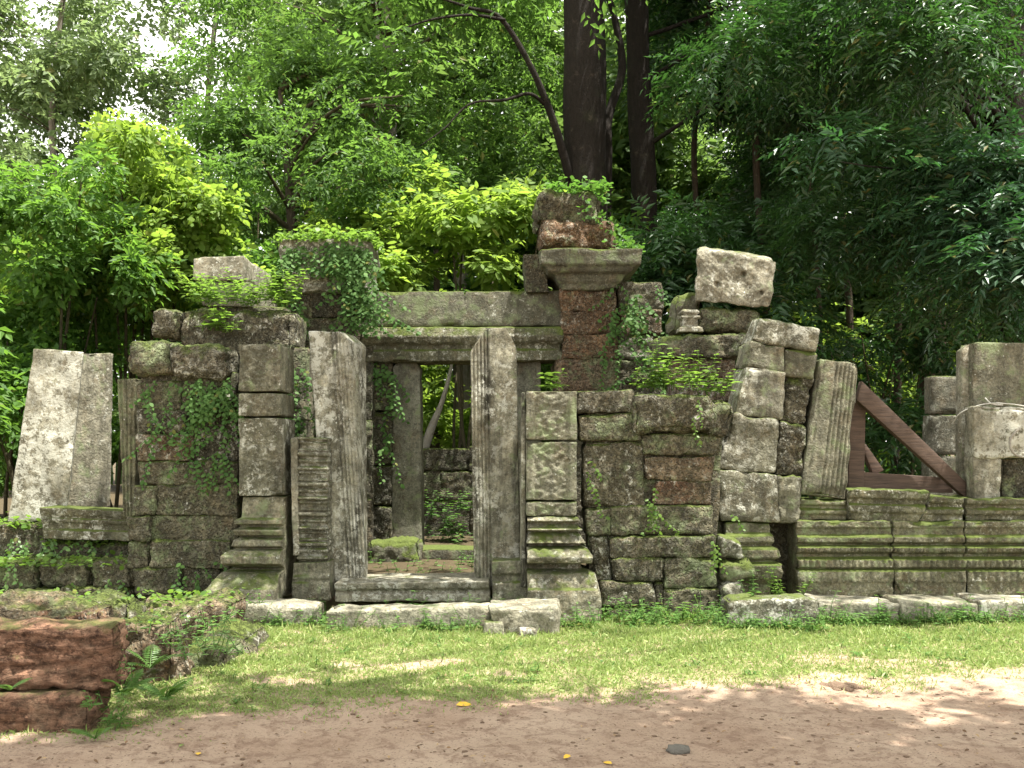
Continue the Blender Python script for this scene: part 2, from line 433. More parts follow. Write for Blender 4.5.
def corners(TL, TR, BR, BL, Y, depth, back=None, lean=0.0):
    def w3(c): return W(c[0], c[1], c[2] if len(c) > 2 else Y)
    f = np.array([[w3(BL), w3(BR)], [w3(TL), w3(TR)]])
    if back is None:
        bk = f+np.array([0, depth, 0])
    else:
        bk = np.array([[w3(back[3]), w3(back[2])], [w3(back[0]), w3(back[1])]])
    if lean:
        f[1, :, 1] += lean; bk[1, :, 1] += lean
    return np.stack([f, bk])
_bs = [1]
def stone(parent, name, poly, Y, depth, mat, label=None, **kw):
    """poly: (px0,py0,px1,py1) or four corners TL,TR,BR,BL"""
    _bs[0] += 1
    back = kw.pop('back', None); lean = kw.pop('lean', 0.0); grow = kw.pop('grow', 0); ta = kw.pop('tagargs', None)
    if len(poly) == 4 and not hasattr(poly[0], '__len__'):
        a, b_, c, d = poly; poly = ((a, b_), (c, b_), (c, d), (a, d))
    if grow: poly = tuple((p[0]+grow*sx, p[1]+grow*sy, *p[2:]) for p, sx, sy in zip(poly, (-1, 1, 1, -1), (-1, -1, 1, 1)))
    kw.setdefault('seed', _bs[0])
    V, Q = block_geo(corners(*poly, Y, depth, back, lean), **kw)
    o = Geo().add(V, quads=Q).build(name, mat, parent, True, ta)
    if label: o['label'] = label
    return o
LAT = dict(grow=.9, res=(.028, .028, .06), r=.024, amp=.012, nsc=6, warp=.008, pit=.012, chip=.05)
DRS = dict(res=(.03, .03, .06), r=.014, amp=.005, nsc=5, warp=.004, chip=.03)
def base_of(px, py, Y): 
    p = W(px, py, Y); return (p[0], p[1], max(p[2], 0.0))

def fm(w_, d, k=.05): return np.clip(1-w_*d[2]/k, 0, 1)
def profile(rows, ornament=()):
    """rows: (v, left, right, front) outward offsets in metres"""
    R = np.array(sorted(rows))
    def f(u, v, w_, d):
        l, r_, fr = (np.interp(v, R[:, 0], R[:, k]) for k in (1, 2, 3))
        for (v0, v1, per, a) in ornament:
            m_ = smooth(v0-.005, v0+.01, v)*smooth(v1+.005, v1-.01, v)
            fr = fr+m_*a*(np.abs(np.sin(np.pi*u*d[0]/per))-.5)
        return (-l*(1-u)+r_*u, np.zeros_like(u), -fr*(1-w_))
    return f
def reeds(gr, top=None, relief=None):
    """vertical grooves on the front: (u, width m, depth m); top: list of (u, drop m) for a broken top edge"""
    def f(u, v, w_, d):
        m_ = fm(w_, d); o = np.zeros_like(u)
        for (gu, gw, gd) in gr:
            o = o+gd*np.exp(-((u-gu)*d[0]/(gw*.5))**2)
        z = np.zeros_like(u)
        if top is not None:
            T = np.array(top); z = -np.interp(u, T[:, 0], T[:, 1])*smooth(.55, 1, v)
        o = o*m_
        if relief is not None:
            o = o+relief(u, v, d)*m_
        return (np.zeros_like(u), z, o)
    return f
def dents(holes, tool=0.0):
    def f(u, v, w_, d):
        o = np.zeros_like(u)
        for (hu, hv, r_, dep) in holes:
            o = o+dep*np.exp(-(((u-hu)*d[0])**2+((v-hv)*d[1])**2)**2/r_**4)
        o = o+tool*np.sin((u*d[0]+v*d[1]*1.2)*90)*smooth(.75, .4, u)
        return (np.zeros_like(u), np.zeros_like(u), o*fm(w_, d))
    return f
def carve(border=.05, a=.012, sc=13, seed=0):
    def f(u, v, d):
        x, y = u*d[0], v*d[1]
        ins = smooth(border*.7, border, x)*smooth(border*.7, border, d[0]-x)
        sx = np.abs(x-d[0]/2)                                  # mirrored scrollwork
        n = noise(np.stack([sx*sc, y*sc, np.full_like(x, seed*1.7)], 1))
        n2 = np.sin(sx*46+3*np.sin(y*26))*np.sin(y*52)
        return ins*(.022+a*(np.abs(n)*1.6-.4)+a*.35*n2)
    return f

# --- stone slab, leaning, far left
t = thing('leaning_stone_slab', 'tall pale lichen-spotted slab leaning beside the narrow fluted shaft', 'stone slab', base_of(40, 525, 11))
stone(t, 'front_face_stone', ((33, 348, 11.0), (84, 352, 11.0), (67, 512, 10.85), (6, 530, 10.85)), 11, .3, M['pale'],
      back=((40, 352, 11.3), (84, 355, 11.3), (68, 512, 11.1), (14, 525, 11.1)), **DRS)
stone(t, 'recessed_side_stone', ((79, 354, 11.2), (110, 353, 11.5), (107, 508, 11.4), (63, 510, 11.1)), 11.2, .1, M['pale'], **DRS)
# --- block with mouldings lying in front of it
stone(None, 'moulded_stone_block', ((40, 507), (131, 511), (131, 541), (43, 539)), 10.55, .42, M['plinth'], res=(.03, .01, .06), r=.012, amp=.006,
      deform=profile([(0, 0, 0, .0), (.3, 0, 0, .0), (.33, 0, 0, -.02), (.5, 0, 0, -.015), (.56, 0, 0, .01), (.66, 0, 0, .012), (.7, 0, 0, -.01), (.8, 0, 0, .02), (1, .0, 0, .03)]),
      tagargs=('long moulded stone block lying at the foot of the leaning pale slab', 'stone block'))
# --- fluted shaft
stone(None, 'fluted_stone_shaft', ((117, 379), (137, 378), (135, 516), (123, 518)), 10.42, .2, M['plinth'], res=(.01, .03, .05), r=.012, amp=.006, chip=.04,
      deform=reeds([(.2, .02, .02), (.45, .02, .02), (.72, .02, .02)]),
      tagargs=('narrow fluted stone shaft standing against the ivy-covered laterite pier', 'stone shaft'))

# --- laterite pier, left of the carved pilaster
t = thing('laterite_pier', 'dark laterite pier overgrown with ivy, left of the tall carved pilaster', 'masonry pier', base_of(185, 590, 10))
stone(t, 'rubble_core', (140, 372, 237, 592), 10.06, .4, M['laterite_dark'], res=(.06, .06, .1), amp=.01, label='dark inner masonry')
for i, (r4, mt, dy) in enumerate([((137, 382, 180, 409), 'laterite', .03), ((182, 394, 237, 408), 'laterite', 0),
        ((137, 409, 190, 434), 'laterite_dark', .02), ((137, 434, 192, 461), 'laterite_brown', .0), ((191, 409, 237, 461), 'laterite_dark', .03),
        ((138, 462, 237, 484), 'laterite', 0), ((133, 487, 155, 515), 'laterite', -.03), ((156, 485, 237, 515), 'laterite', 0),
        ((128, 517, 149, 541), 'laterite', -.04), ((151, 516, 236, 540), 'laterite', .02), ((128, 542, 148, 567), 'laterite', 0),
        ((149, 541, 230, 567), 'laterite', -.01), ((132, 568, 180, 594), 'laterite_dark', 0), ((181, 568, 219, 594), 'laterite_dark', .02)]):
    stone(t, 'laterite_block', r4, 10.0+dy, .4, M[mt], **LAT)
CAP = dict(res=(.03, .03, .05), r=.09, amp=.03, nsc=5, warp=.015, pit=.02, chip=.08)
stone(None, 'laterite_coping_stone', ((127, 341), (171, 340), (173, 374), (128, 376)), 9.93, .42, M['laterite'], tagargs=('pale rounded coping stone on the corner of the ivy-covered pier', 'stone'), **CAP)
stone(None, 'laterite_coping_stone', ((164, 342), (231, 343), (229, 378), (170, 380)), 9.90, .42, M['laterite'], tagargs=('dark crusty coping stone on the pier beside the carved pilaster', 'stone'), **CAP)
t = thing('laterite_wall', 'rough laterite wall behind the coping stones with ferns sprouting on top', 'wall', base_of(220, 580, 10.9))
stone(t, 'laterite_block', (150, 308, 183, 338), 10.8, .5, M['laterite'], **CAP)
stone(t, 'laterite_block', (181, 310, 292, 352), 10.82, .5, M['laterite'], **CAP)
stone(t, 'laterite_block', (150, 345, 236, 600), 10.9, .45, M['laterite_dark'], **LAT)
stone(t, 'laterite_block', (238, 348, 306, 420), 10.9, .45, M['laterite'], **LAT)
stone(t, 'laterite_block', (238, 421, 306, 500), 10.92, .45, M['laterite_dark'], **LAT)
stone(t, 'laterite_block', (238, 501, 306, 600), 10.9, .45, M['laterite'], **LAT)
t = thing('stacked_dressed_blocks', 'two dressed grey blocks stacked behind the fern-topped wall', 'stone stack', base_of(230, 560, 11.6))
stone(t, 'upper_block', ((192, 257), (244, 256), (243, 280), (193, 281)), 11.5, 1.4, M['pale'], **DRS)
stone(t, 'lower_block', ((199, 281), (250, 281), (252, 307), (203, 306)), 11.55, 1.35, M['grey'], **DRS)
stone(t, 'supporting_masonry', (196, 307, 285, 600), 11.6, 1.2, M['laterite_dark'], **LAT)

# --- carved pilaster (left)
t = thing('carved_pilaster', 'tall carved pilaster with wide lotus base flaring on one side', 'pilaster', base_of(262, 597, 9.75))
PIL = dict(res=(.011, .014, .06), r=.012, amp=.004, nsc=6, chip=.03)
def shaft(parent, px0, px1, py0, py1, Y, dep, mat, seed, cv=True, pxb=None, edge=(.03,), b=.05):
    pb = pxb or (px0, px1)
    stone(parent, 'shaft_block', ((px0, py0), (px1, py0), (pb[1], py1), (pb[0], py1)), Y, dep, mat, deform=reeds([(0.0, .01, .0)], relief=carve(b, .017, 13, seed) if cv else None), **PIL)
shaft(t, 238, 281, 344, 391, 9.75, .6, M['grey'], 1)
shaft(t, 238, 281, 393, 416, 9.75, .6, M['grey'], 2)
shaft(t, 238, 282, 418, 496, 9.75, .6, M['grey'], 3, True, (239, 283))
s_ = 9.75/F
def rows_px(px_edge, rows, py0, py1, side=-1, k=1.0, right=0.0):
    r = []
    for i, (py, px) in enumerate(rows):
        v = (py1-py)/(py1-py0); o = abs(px-px_edge)*s_
        nb = [abs(rows[j][1]-px_edge)*s_ for j in (max(i-2, 0), max(i-1, 0), min(i+1, len(rows)-1), min(i+2, len(rows)-1))]
        cut = min(0, (o-max(nb))*1.4) if py < rows[-3][0] else 0            # hollow between rolls
        r.append((v, o if side < 0 else o*right, o if side > 0 else o*right, o*k+cut))
    return r
rw = [(497, 241), (518, 240), (520, 236), (524, 236), (525, 239), (528, 239), (530, 234), (535, 235), (537, 239), (540, 233), (546, 231), (549, 234), (551, 228), (555, 225), (562, 225), (567, 230), (570, 231), (572, 222), (580, 216), (585, 214), (586, 212), (599, 211)]
stone(t, 'lotus_base', (241, 497, 283, 599), 9.75, .58, M['lotus'], res=(.011, .008, .05), r=.008, amp=.010, chip=.03,
      deform=profile(rows_px(241, rw, 497, 599), [(.36, .46, .075, .035), (.14, .26, .06, .022), (.82, .98, .09, .014)]))
# --- ringed colonnette
t = thing('ringed_colonnette', 'short ringed colonnette between the carved pilaster and the streaked doorpost', 'colonnette', base_of(310, 594, 9.85))
stone(t, 'flat_side_strip', ((290, 438), (298, 437), (299, 556), (293, 556)), 9.83, .3, M['pale'], **DRS)
rg = []
for py in range(441, 562, 1):
    c = ((py-441) % 29)
    o = {0: .02, 1: .024, 2: .024, 3: .0, 4: -.004, 5: .012, 6: .012, 7: -.004, 8: .0}.get(c, .0)
    if 12 <= c <= 13: o = .014
    if 15 <= c <= 18: o = .022
    if c in (14, 19): o = -.006
    if 22 <= c <= 24: o = .016
    rg.append(((562-py)/121, o*.3, o*.4, o*1.9-.012))
stone(t, 'ringed_shaft', ((299, 437), (327, 438), (327, 562), (298, 562)), 9.86, .28, M['grey'], res=(.02, .0085, .05), r=.008, amp=.004, deform=profile(rg))
stone(t, 'plain_foot', ((293, 563), (329, 562), (330, 600), (292, 600)), 9.84, .36, M['grey'], res=(.03, .012, .06), r=.012, amp=.006, deform=profile([(0, 0, 0, .03), (.45, 0, 0, .03), (.5, 0, 0, .0), (.6, 0, 0, .02), (.7, 0, 0, -.01), (1, 0, 0, 0)]))
# --- streaked doorposts
D1 = [(.56, .02, .02), (.66, .02, .025), (.75, .014, .018), (.84, .014, .018), (.93, .014, .015)]
stone(None, 'stone_doorpost', ((308, 331), (349, 331), (366, 583), (327, 585)), 10.12, .38, M['jamb'], res=(.009, .04, .05), r=.012, amp=.0025, chip=.02,
      back=((318, 333, 10.5), (366, 337, 10.5), (368, 575, 10.5), (340, 575, 10.5)), deform=reeds(D1, [(0, 0), (.75, 0), (1, .1)]),
      tagargs=('streaked doorpost with chamfered top beside the ringed colonnette', 'doorpost'))
D2 = [(.06, .02, .02), (.14, .014, .018), (.22, .014, .022), (.30, .02, .028), (.37, .02, .03)]
stone(None, 'stone_doorpost', ((470, 327), (516, 327), (521, 590), (474, 588)), 10.02, .4, M['jamb'], res=(.009, .02, .05), r=.012, amp=.003, chip=.02,
      deform=reeds(D2, [(0, .24), (.34, .02), (.45, 0), (.78, .0), (1, .2)]),
      tagargs=('streaked doorpost with pale pointed top, beside the short carved pilaster', 'doorpost'))
# --- threshold, kerb stones
stone(None, 'door_threshold', ((335, 583), (489, 581), (491, 602), (335, 602)), 9.78, .75, M['ledge'], res=(.04, .012, .06), r=.012, amp=.006, chip=.03,
      deform=profile([(0, 0, 0, 0), (.4, 0, 0, .0), (.45, 0, 0, -.03), (.6, 0, 0, -.02), (.66, 0, 0, .02), (1, 0, 0, .04)]),
      tagargs=('moulded sandstone threshold lying between the two doorposts', 'threshold'))
stone(None, 'kerb_stone', ((326, 611), (490, 607), (492, 632), (326, 630)), 9.02, .3, M['ledge'], res=(.04, .02, .05), r=.02, amp=.012, chip=.04, warp=.006,
      tagargs=('long low kerb stone in the grass in front of the threshold', 'kerb stone'))
stone(None, 'kerb_stone', ((217, 603), (317, 606), (315, 634), (216, 630)), 9.12, .42, M['ledge'], res=(.03, .03, .05), r=.03, amp=.014, chip=.06, warp=.008,
      tagargs=('flat-topped kerb stone lying in front of the wide lotus base', 'kerb stone'))
stone(None, 'fallen_stone_block', ((489, 609), (561, 608), (562, 640), (497, 642)), 8.72, .5, M['ledge'], res=(.025, .02, .04), r=.02, amp=.016, chip=.07, warp=.01,
      tagargs=('pale flat-topped broken block lying in the grass before the short pilaster', 'stone block'))
stone(None, 'small_stone_block', ((484, 622), (503, 623), (504, 643), (483, 643)), 8.66, .14, M['grey'], res=(.02, .02, .03), r=.02, amp=.012, tagargs=('small square stone tucked against the pale broken block', 'stone'))
stone(None, 'small_stone_block', ((519, 629), (536, 630), (537, 645), (518, 645)), 8.58, .12, M['ledge'], res=(.02, .02, .03), r=.02, amp=.012, tagargs=('tiny stone in front of the pale broken block', 'stone'))
stone(None, 'colonnette_stub', ((492, 561), (527, 560), (528, 605), (492, 605)), 9.72, .3, M['grey'], res=(.02, .01, .05), r=.012, amp=.006, chip=.03,
      deform=profile([(0, 0, 0, .02), (.5, 0, 0, .02), (.54, 0, 0, -.02), (.66, 0, 0, -.02), (.72, 0, 0, .02), (1, 0, 0, .03)]),
      tagargs=('broken colonnette stub at the foot of the pointed doorpost', 'colonnette'))

# --- inner doorway (further back)
t = thing('inner_doorway', 'inner stone doorway with smooth grey jambs under a mossy lintel', 'doorway', base_of(455, 545, 13.2))
SM = dict(res=(.05, .05, .08), r=.015, amp=.005, nsc=4, chip=.03)
stone(t, 'door_jamb', ((393, 358), (420, 359), (422, 560), (391, 560)), 13.25, .4, M['smooth'], deform=reeds([], [(0, .12), (.25, 0), (.75, 0), (1, .1)]), **SM)
stone(t, 'door_jamb', ((513, 360), (541, 359), (541, 560), (513, 560)), 13.25, .4, M['smooth'], **SM)
stone(t, 'lintel', ((362, 327), (563, 327), (563, 360), (362, 362)), 13.05, .6, M['plinth'], res=(.05, .015, .08), r=.015, amp=.008, chip=.03,
      deform=profile([(0, 0, 0, 0), (.3, 0, 0, 0), (.36, 0, 0, -.03), (.46, 0, 0, -.02), (.55, 0, 0, .05), (.7, 0, 0, .08), (1, 0, 0, .03)]))
stone(t, 'upper_course_block', ((374, 291), (464, 291), (464, 326), (372, 327)), 13.2, .5, M['beam'], **SM)
stone(t, 'upper_course_block', ((466, 291), (564, 290), (564, 326), (452, 326)), 13.22, .5, M['beam'], **SM)
stone(t, 'door_step', ((400, 549), (520, 549), (520, 562), (400, 562)), 12.6, .6, M['beam'], **SM)
for r4 in [(365, 360, 391, 410), (365, 412, 391, 465), (366, 467, 391, 505), (365, 507, 391, 570)]:
    stone(t, 'laterite_block', r4, 13.2, .5, M['laterite_dark'], **LAT)
stone(None, 'moss_covered_stone', ((366, 543), (418, 540), (420, 572), (366, 572)), 12.3, .4, M['beam'], tagargs=('moss-covered low stone at the foot of the inner door jamb', 'stone'), **CAP)
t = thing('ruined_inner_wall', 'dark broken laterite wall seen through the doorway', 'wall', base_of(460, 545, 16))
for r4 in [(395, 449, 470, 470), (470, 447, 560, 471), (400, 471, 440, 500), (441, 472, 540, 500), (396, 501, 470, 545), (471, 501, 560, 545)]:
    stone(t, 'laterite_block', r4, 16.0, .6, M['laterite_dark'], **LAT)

# --- ivy pier (back left)
t = thing('moulded_corner_pier', 'back corner pier wrapped in ivy from its top down', 'masonry pier', base_of(320, 560, 13))
stone(t, 'moulded_cap', ((281, 240), (368, 239), (366, 292), (284, 293)), 12.95, 1.0, M['grey'], res=(.05, .016, .1), r=.02, amp=.012, chip=.05,
      deform=profile([(0, 0, 0, 0), (.2, 0, 0, 0), (.25, 0, 0, .04), (.38, 0, 0, .05), (.42, 0, 0, .0), (.6, .02, .02, .04), (.75, .03, .03, .06), (1, .03, .03, .06)]))
for r4 in [(289, 293, 312, 318), (313, 293, 356, 317), (357, 293, 372, 325), (292, 319, 372, 345), (290, 346, 372, 420), (290, 421, 372, 500), (290, 501, 372, 590)]:
    stone(t, 'laterite_block', r4, 13.05, .9, M['laterite_dark'], **LAT)

# --- tower-like corner on the right
t = thing('laterite_corner_tower', 'tallest red laterite stump with a projecting grey cornice', 'masonry tower', base_of(590, 560, 13))
TW = dict(res=(.035, .03, .08), r=.15, amp=.075, nsc=3.0, warp=.012, pit=.02, chip=.08)
stone(t, 'crowning_block', ((535, 191), (604, 190), (605, 224), (537, 224)), 12.9, .9, M['laterite_dark'], **TW)
stone(t, 'crowning_block', ((540, 217), (612, 217), (618, 250), (538, 250)), 12.85, 1.0, M['laterite_red'], **TW)
stone(t, 'cornice', ((562, 252), (617, 252), (617, 290), (562, 290)), 12.95, 1.0, M['beam'], res=(.05, .014, .08), r=.015, amp=.008, chip=.03,
      deform=profile([(0, 0, 0, 0), (.15, .03, .03, .03), (.2, .06, .06, .06), (.38, .1, .1, .1), (.42, .18, .17, .17), (.55, .22, .2, .2), (.6, .28, .28, .24), (1, .3, .3, .26)]))
stone(t, 'cornice_return', ((523, 254), (544, 254), (549, 292), (526, 292)), 13.1, .8, M['laterite_dark'], **DRS)
for r4, mt in [((561, 290, 616, 311), 'laterite_red'), ((562, 311, 617, 334), 'laterite_red'), ((563, 334, 617, 358), 'laterite_red'), ((556, 358, 620, 392), 'laterite_brown'), ((556, 392, 620, 600), 'laterite_dark')]:
    stone(t, 'laterite_block', r4, 13.0, .9, M[mt], **LAT)
for r4, mt in [((618, 283, 663, 309), 'laterite'), ((619, 310, 662, 334), 'laterite_brown'), ((618, 335, 654, 359), 'beam'), ((618, 360, 664, 382), 'laterite'), ((618, 383, 664, 600), 'laterite_dark')]:
    stone(t, 'attached_block', r4, 13.08, .8, M[mt], **LAT)

# --- short carved pilaster
t = thing('carved_pilaster', 'shorter flat-topped carved pilaster beside the pointed doorpost', 'pilaster', base_of(560, 622, 9.6))
shaft(t, 526, 577, 391, 440, 9.6, .55, M['grey'], 11, True, None, b=.09)
shaft(t, 526, 577, 442, 500, 9.6, .55, M['grey'], 12, True, None, b=.09)
shaft(t, 526, 577, 502, 516, 9.6, .55, M['grey'], 13, True, None, b=.09)
stone(t, 'edge_strip', (521, 392, 526, 588), 9.66, .3, M['jamb'], **DRS)
s_ = 9.6/F
rw2 = [(517, 578), (521, 580), (523, 577), (527, 579), (530, 582), (532, 578), (536, 581), (543, 585), (546, 580), (549, 588), (556, 593), (562, 592), (565, 582), (570, 583), (573, 594), (586, 598), (588, 599), (612, 600), (630, 600)]
stone(t, 'lotus_base', (527, 517, 577, 630), 9.6, .55, M['lotus'], res=(.011, .008, .05), r=.008, amp=.010, chip=.03,
      deform=profile(rows_px(577, rw2, 517, 630, 1, .9), [(.76, .86, .075, .022), (.62, .73, .095, .04), (.40, .5, .06, .018)]))

# --- laterite wall, right
t = thing('laterite_wall', 'block-built laterite wall with overhanging top stones beside the shorter pilaster', 'wall', base_of(650, 615, 9.7))
stone(t, 'rubble_core', ((584, 400), (724, 400), (714, 618), (590, 618)), 9.79, .4, M['laterite_dark'], res=(.06, .06, .1), amp=.01, label='dark inner masonry')
for poly, mt, dy in [(((578, 392), (633, 391), (632, 413), (578, 413)), 'laterite', 0), (((579, 415), (640, 414), (640, 441), (581, 440)), 'laterite', 0),
        (((584, 443), (642, 442), (644, 507), (585, 508)), 'laterite', .02), (((585, 510), (610, 510), (611, 535), (589, 535)), 'laterite', .02),
        (((641, 433), (722, 432), (715, 455), (643, 455)), 'laterite', 0), (((645, 456), (714, 456), (712, 480), (647, 480)), 'laterite_brown', .03),
        (((655, 481), (712, 481), (710, 504), (652, 503)), 'laterite_brown', .03), (((611, 507), (712, 505), (713, 535), (611, 536)), 'laterite', -.02),
        (((609, 538), (716, 536), (717, 557), (610, 558)), 'laterite', -.03), (((590, 537), (608, 538), (610, 580), (596, 580)), 'laterite', .04),
        (((613, 559), (663, 559), (663, 582), (614, 582)), 'laterite', -.04), (((665, 558), (717, 558), (718, 588), (665, 588)), 'laterite', -.02),
        (((600, 583), (654, 583), (655, 607), (602, 607)), 'laterite', -.05), (((656, 583), (664, 583), (664, 608), (656, 608)), 'laterite_dark', .0), (((665, 589), (718, 589), (718, 622), (666, 622)), 'laterite', -.03),
        (((602, 608), (664, 608), (664, 630), (602, 630)), 'laterite_dark', -.05)]:
    stone(t, 'laterite_block', poly, 9.7+dy, .42, M[mt], **LAT)
stone(t, 'coping_block', ((633, 393), (712, 394), (718, 431), (637, 431)), 9.58, .5, M['laterite'], **dict(CAP, r=.06))
stone(t, 'coping_block', ((703, 398), (734, 404), (728, 438), (706, 436)), 9.62, .5, M['laterite'], **dict(CAP, r=.1))

# --- leaning pilaster of loose courses
t = thing('leaning_pilaster', 'pilaster of shifted courses leaning over beside the reeded pillar', 'pilaster', base_of(760, 590, 9.9))
LN = dict(DRS, grow=.9, r=.024, amp=.014, chip=.06)
stone(t, 'capping_course', ((761, 317), (820, 329), (817, 352), (753, 340)), 9.95, .5, M['grey'], **LN)
stone(t, 'course_block', ((751, 341), (785, 347), (783, 372), (744, 366)), 9.95, .5, M['grey'], **LN)
stone(t, 'course_block', ((786, 350), (817, 354), (814, 379), (784, 374)), 9.98, .5, M['beam'], **LN)
stone(t, 'course_block', ((746, 367), (786, 373), (782, 419), (736, 413)), 9.92, .5, M['jamb'], **LN)
stone(t, 'carved_recess_block', ((787, 376), (813, 380), (805, 424), (782, 420)), 10.02, .45, M['laterite_dark'], **dict(LN, amp=.03, nsc=9))  # darker stone puts the recess shade into the colour
stone(t, 'course_block', ((735, 415), (780, 421), (776, 473), (717, 468)), 9.9, .5, M['grey'], **LN)
stone(t, 'carved_recess_block', ((781, 422), (806, 426), (802, 476), (777, 473)), 10.0, .45, M['laterite_dark'], **dict(LN, amp=.03, nsc=9))  # recess shade carried by the dark material here too
stone(t, 'course_block', ((715, 470), (777, 475), (779, 522), (722, 521)), 9.88, .5, M['grey'], **LN)
stone(t, 'carved_recess_block', ((778, 477), (802, 478), (799, 522), (779, 522)), 9.95, .45, M['grey'], **dict(LN, amp=.025, nsc=9))
stone(t, 'stepped_base', ((726, 523), (770, 522), (772, 600), (726, 600)), 9.9, .5, M['plinth'], res=(.02, .012, .06), r=.015, amp=.01, chip=.04,
      deform=profile([(0, 0, .0, 0), (.2, 0, .0, .0), (.3, .02, .08, .1), (.46, .06, .1, .12), (.5, 0, .03, .03), (.55, .07, .09, .1), (.66, .06, .06, .1), (.7, 0, .0, .02), (.75, .03, .03, .06), (.83, .02, .02, .05), (.86, 0, 0, 0), (1, 0, .0, 0)]))
stone(None, 'mossy_stone', ((717, 534), (741, 541), (747, 560), (719, 562)), 9.66, .2, M['beam'], tagargs=('small mossy stone wedged between the block-built wall and the stepped base', 'stone'), **dict(CAP, r=.05))
stone(None, 'mossy_stone', ((720, 563), (750, 560), (763, 580), (724, 583)), 9.64, .22, M['plinth'], tagargs=('moss-yellowed stone slipping down in front of the stepped base', 'stone'), **dict(CAP, r=.05))
stone(None, 'mossy_stone', ((722, 584), (741, 584), (742, 606), (722, 606)), 9.6, .25, M['grey'], tagargs=('plain stone stub behind the rectangular stone block', 'stone'), **dict(CAP, r=.04))
stone(t, 'dark_gap_backing', (764, 520, 800, 612), 10.3, .3, M['laterite_dark'], **LAT)  # dark backing added, standing in for shade in the recess
stone(t, 'dark_gap_backing', (712, 440, 735, 612), 10.35, .3, M['laterite_dark'], **LAT)
stone(None, 'rectangular_stone_block', ((729, 600), (818, 598), (819, 636), (728, 640)), 9.05, .32, M['grey'], res=(.03, .025, .04), r=.03, amp=.014, chip=.06,
      tagargs=('rectangular stone block lying in the weeds below the leaning pilaster', 'stone block'))
# --- leaning reeded pillar
stone(None, 'reeded_stone_pillar', ((820, 359), (859, 363), (846, 500), (800, 494)), 10.0, .35, M['grey'], res=(.009, .04, .05), r=.016, amp=.008, chip=.04,
      deform=reeds([(.12, .025, .012), (.45, .02, .02), (.55, .016, .016), (.66, .016, .022), (.76, .014, .018), (.86, .014, .02), (.95, .012, .02)]),
      tagargs=('broken reeded pillar tilted beside the brown timber brace', 'stone pillar'))
# --- stack with perched block
stone(None, 'perched_stone_block', ((697, 247), (777, 261), (771, 309), (695, 301)), 11.4, .6, M['pale'],
      back=((704, 247, 12.0), (764, 256, 12.0), (768, 300, 12.0), (698, 297, 12.0)), tagargs=('big pale block with drilled holes perched on top of the stone stack', 'stone block'), **dict(DRS, r=.035, amp=.016, chip=.08, res=(.012, .012, .06), deform=dents([(.28, .36, .028, .07), (.6, .62, .028, .07), (.85, .3, .024, .05)], .0018)))
stone(None, 'flat_stone', ((698, 305), (762, 308), (758, 331), (697, 331)), 11.45, .6, M['laterite'], tagargs=('crumbly flat stone wedged directly under the perched pale block', 'stone'), **CAP)
stone(None, 'leaning_stone_fragment', ((677, 295), (699, 291), (698, 331), (672, 331)), 11.75, .4, M['beam'], tagargs=('dull green fragment leaning behind the little baluster', 'stone'), **CAP)
stone(None, 'baluster_fragment', ((683, 309), (697, 309), (701, 332), (681, 332)), 11.42, .18, M['pale'], res=(.015, .008, .03), r=.01, amp=.003,
      deform=profile([(0, .03, .03, .02), (.2, .02, .02, .02), (.28, -.02, -.02, -.02), (.55, -.01, -.01, -.01), (.62, .02, .02, .02), (.7, .02, .02, .02), (.75, -.01, -.01, -.01), (.82, .02, .02, .02), (.9, .02, .02, .02), (1, .0, .0, 0)]),
      tagargs=('little turned baluster fragment set on the coping slab', 'baluster'))
stone(None, 'coping_slab', ((659, 333), (746, 331), (744, 357), (662, 357)), 11.2, .8, M['laterite'], tagargs=('wide rough coping slab carrying the baluster fragment', 'stone slab'), **dict(CAP, r=.06))
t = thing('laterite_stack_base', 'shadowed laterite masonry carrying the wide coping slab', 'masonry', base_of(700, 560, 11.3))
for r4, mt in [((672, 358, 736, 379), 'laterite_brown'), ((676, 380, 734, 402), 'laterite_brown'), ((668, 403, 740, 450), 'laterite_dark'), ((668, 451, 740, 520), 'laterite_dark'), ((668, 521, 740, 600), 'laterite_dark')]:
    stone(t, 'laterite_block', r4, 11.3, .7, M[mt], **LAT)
# --- timber brace
t = thing('timber_brace', 'brown timber prop with a diagonal strut on the mossy plinth', 'timber brace', base_of(905, 495, 10.45))
WD = dict(res=(.06, .06, .06), r=.006, amp=.001, chip=0)
stone(t, 'upright_post', ((851, 402), (866, 402), (864, 492), (848, 492)), 10.45, .12, M['wood'], **WD)
stone(t, 'sill_beam', ((861, 472), (952, 478), (953, 493), (860, 491)), 10.47, .12, M['wood'], **WD)
stone(t, 'diagonal_strut', ((857, 400), (862, 381), (968, 484), (966, 498)), 10.33, .1, M['wood'], **WD)
stone(t, 'rear_strut', ((863, 449), (866, 444), (884, 470), (874, 476)), 10.6, .1, M['wood'], **WD)
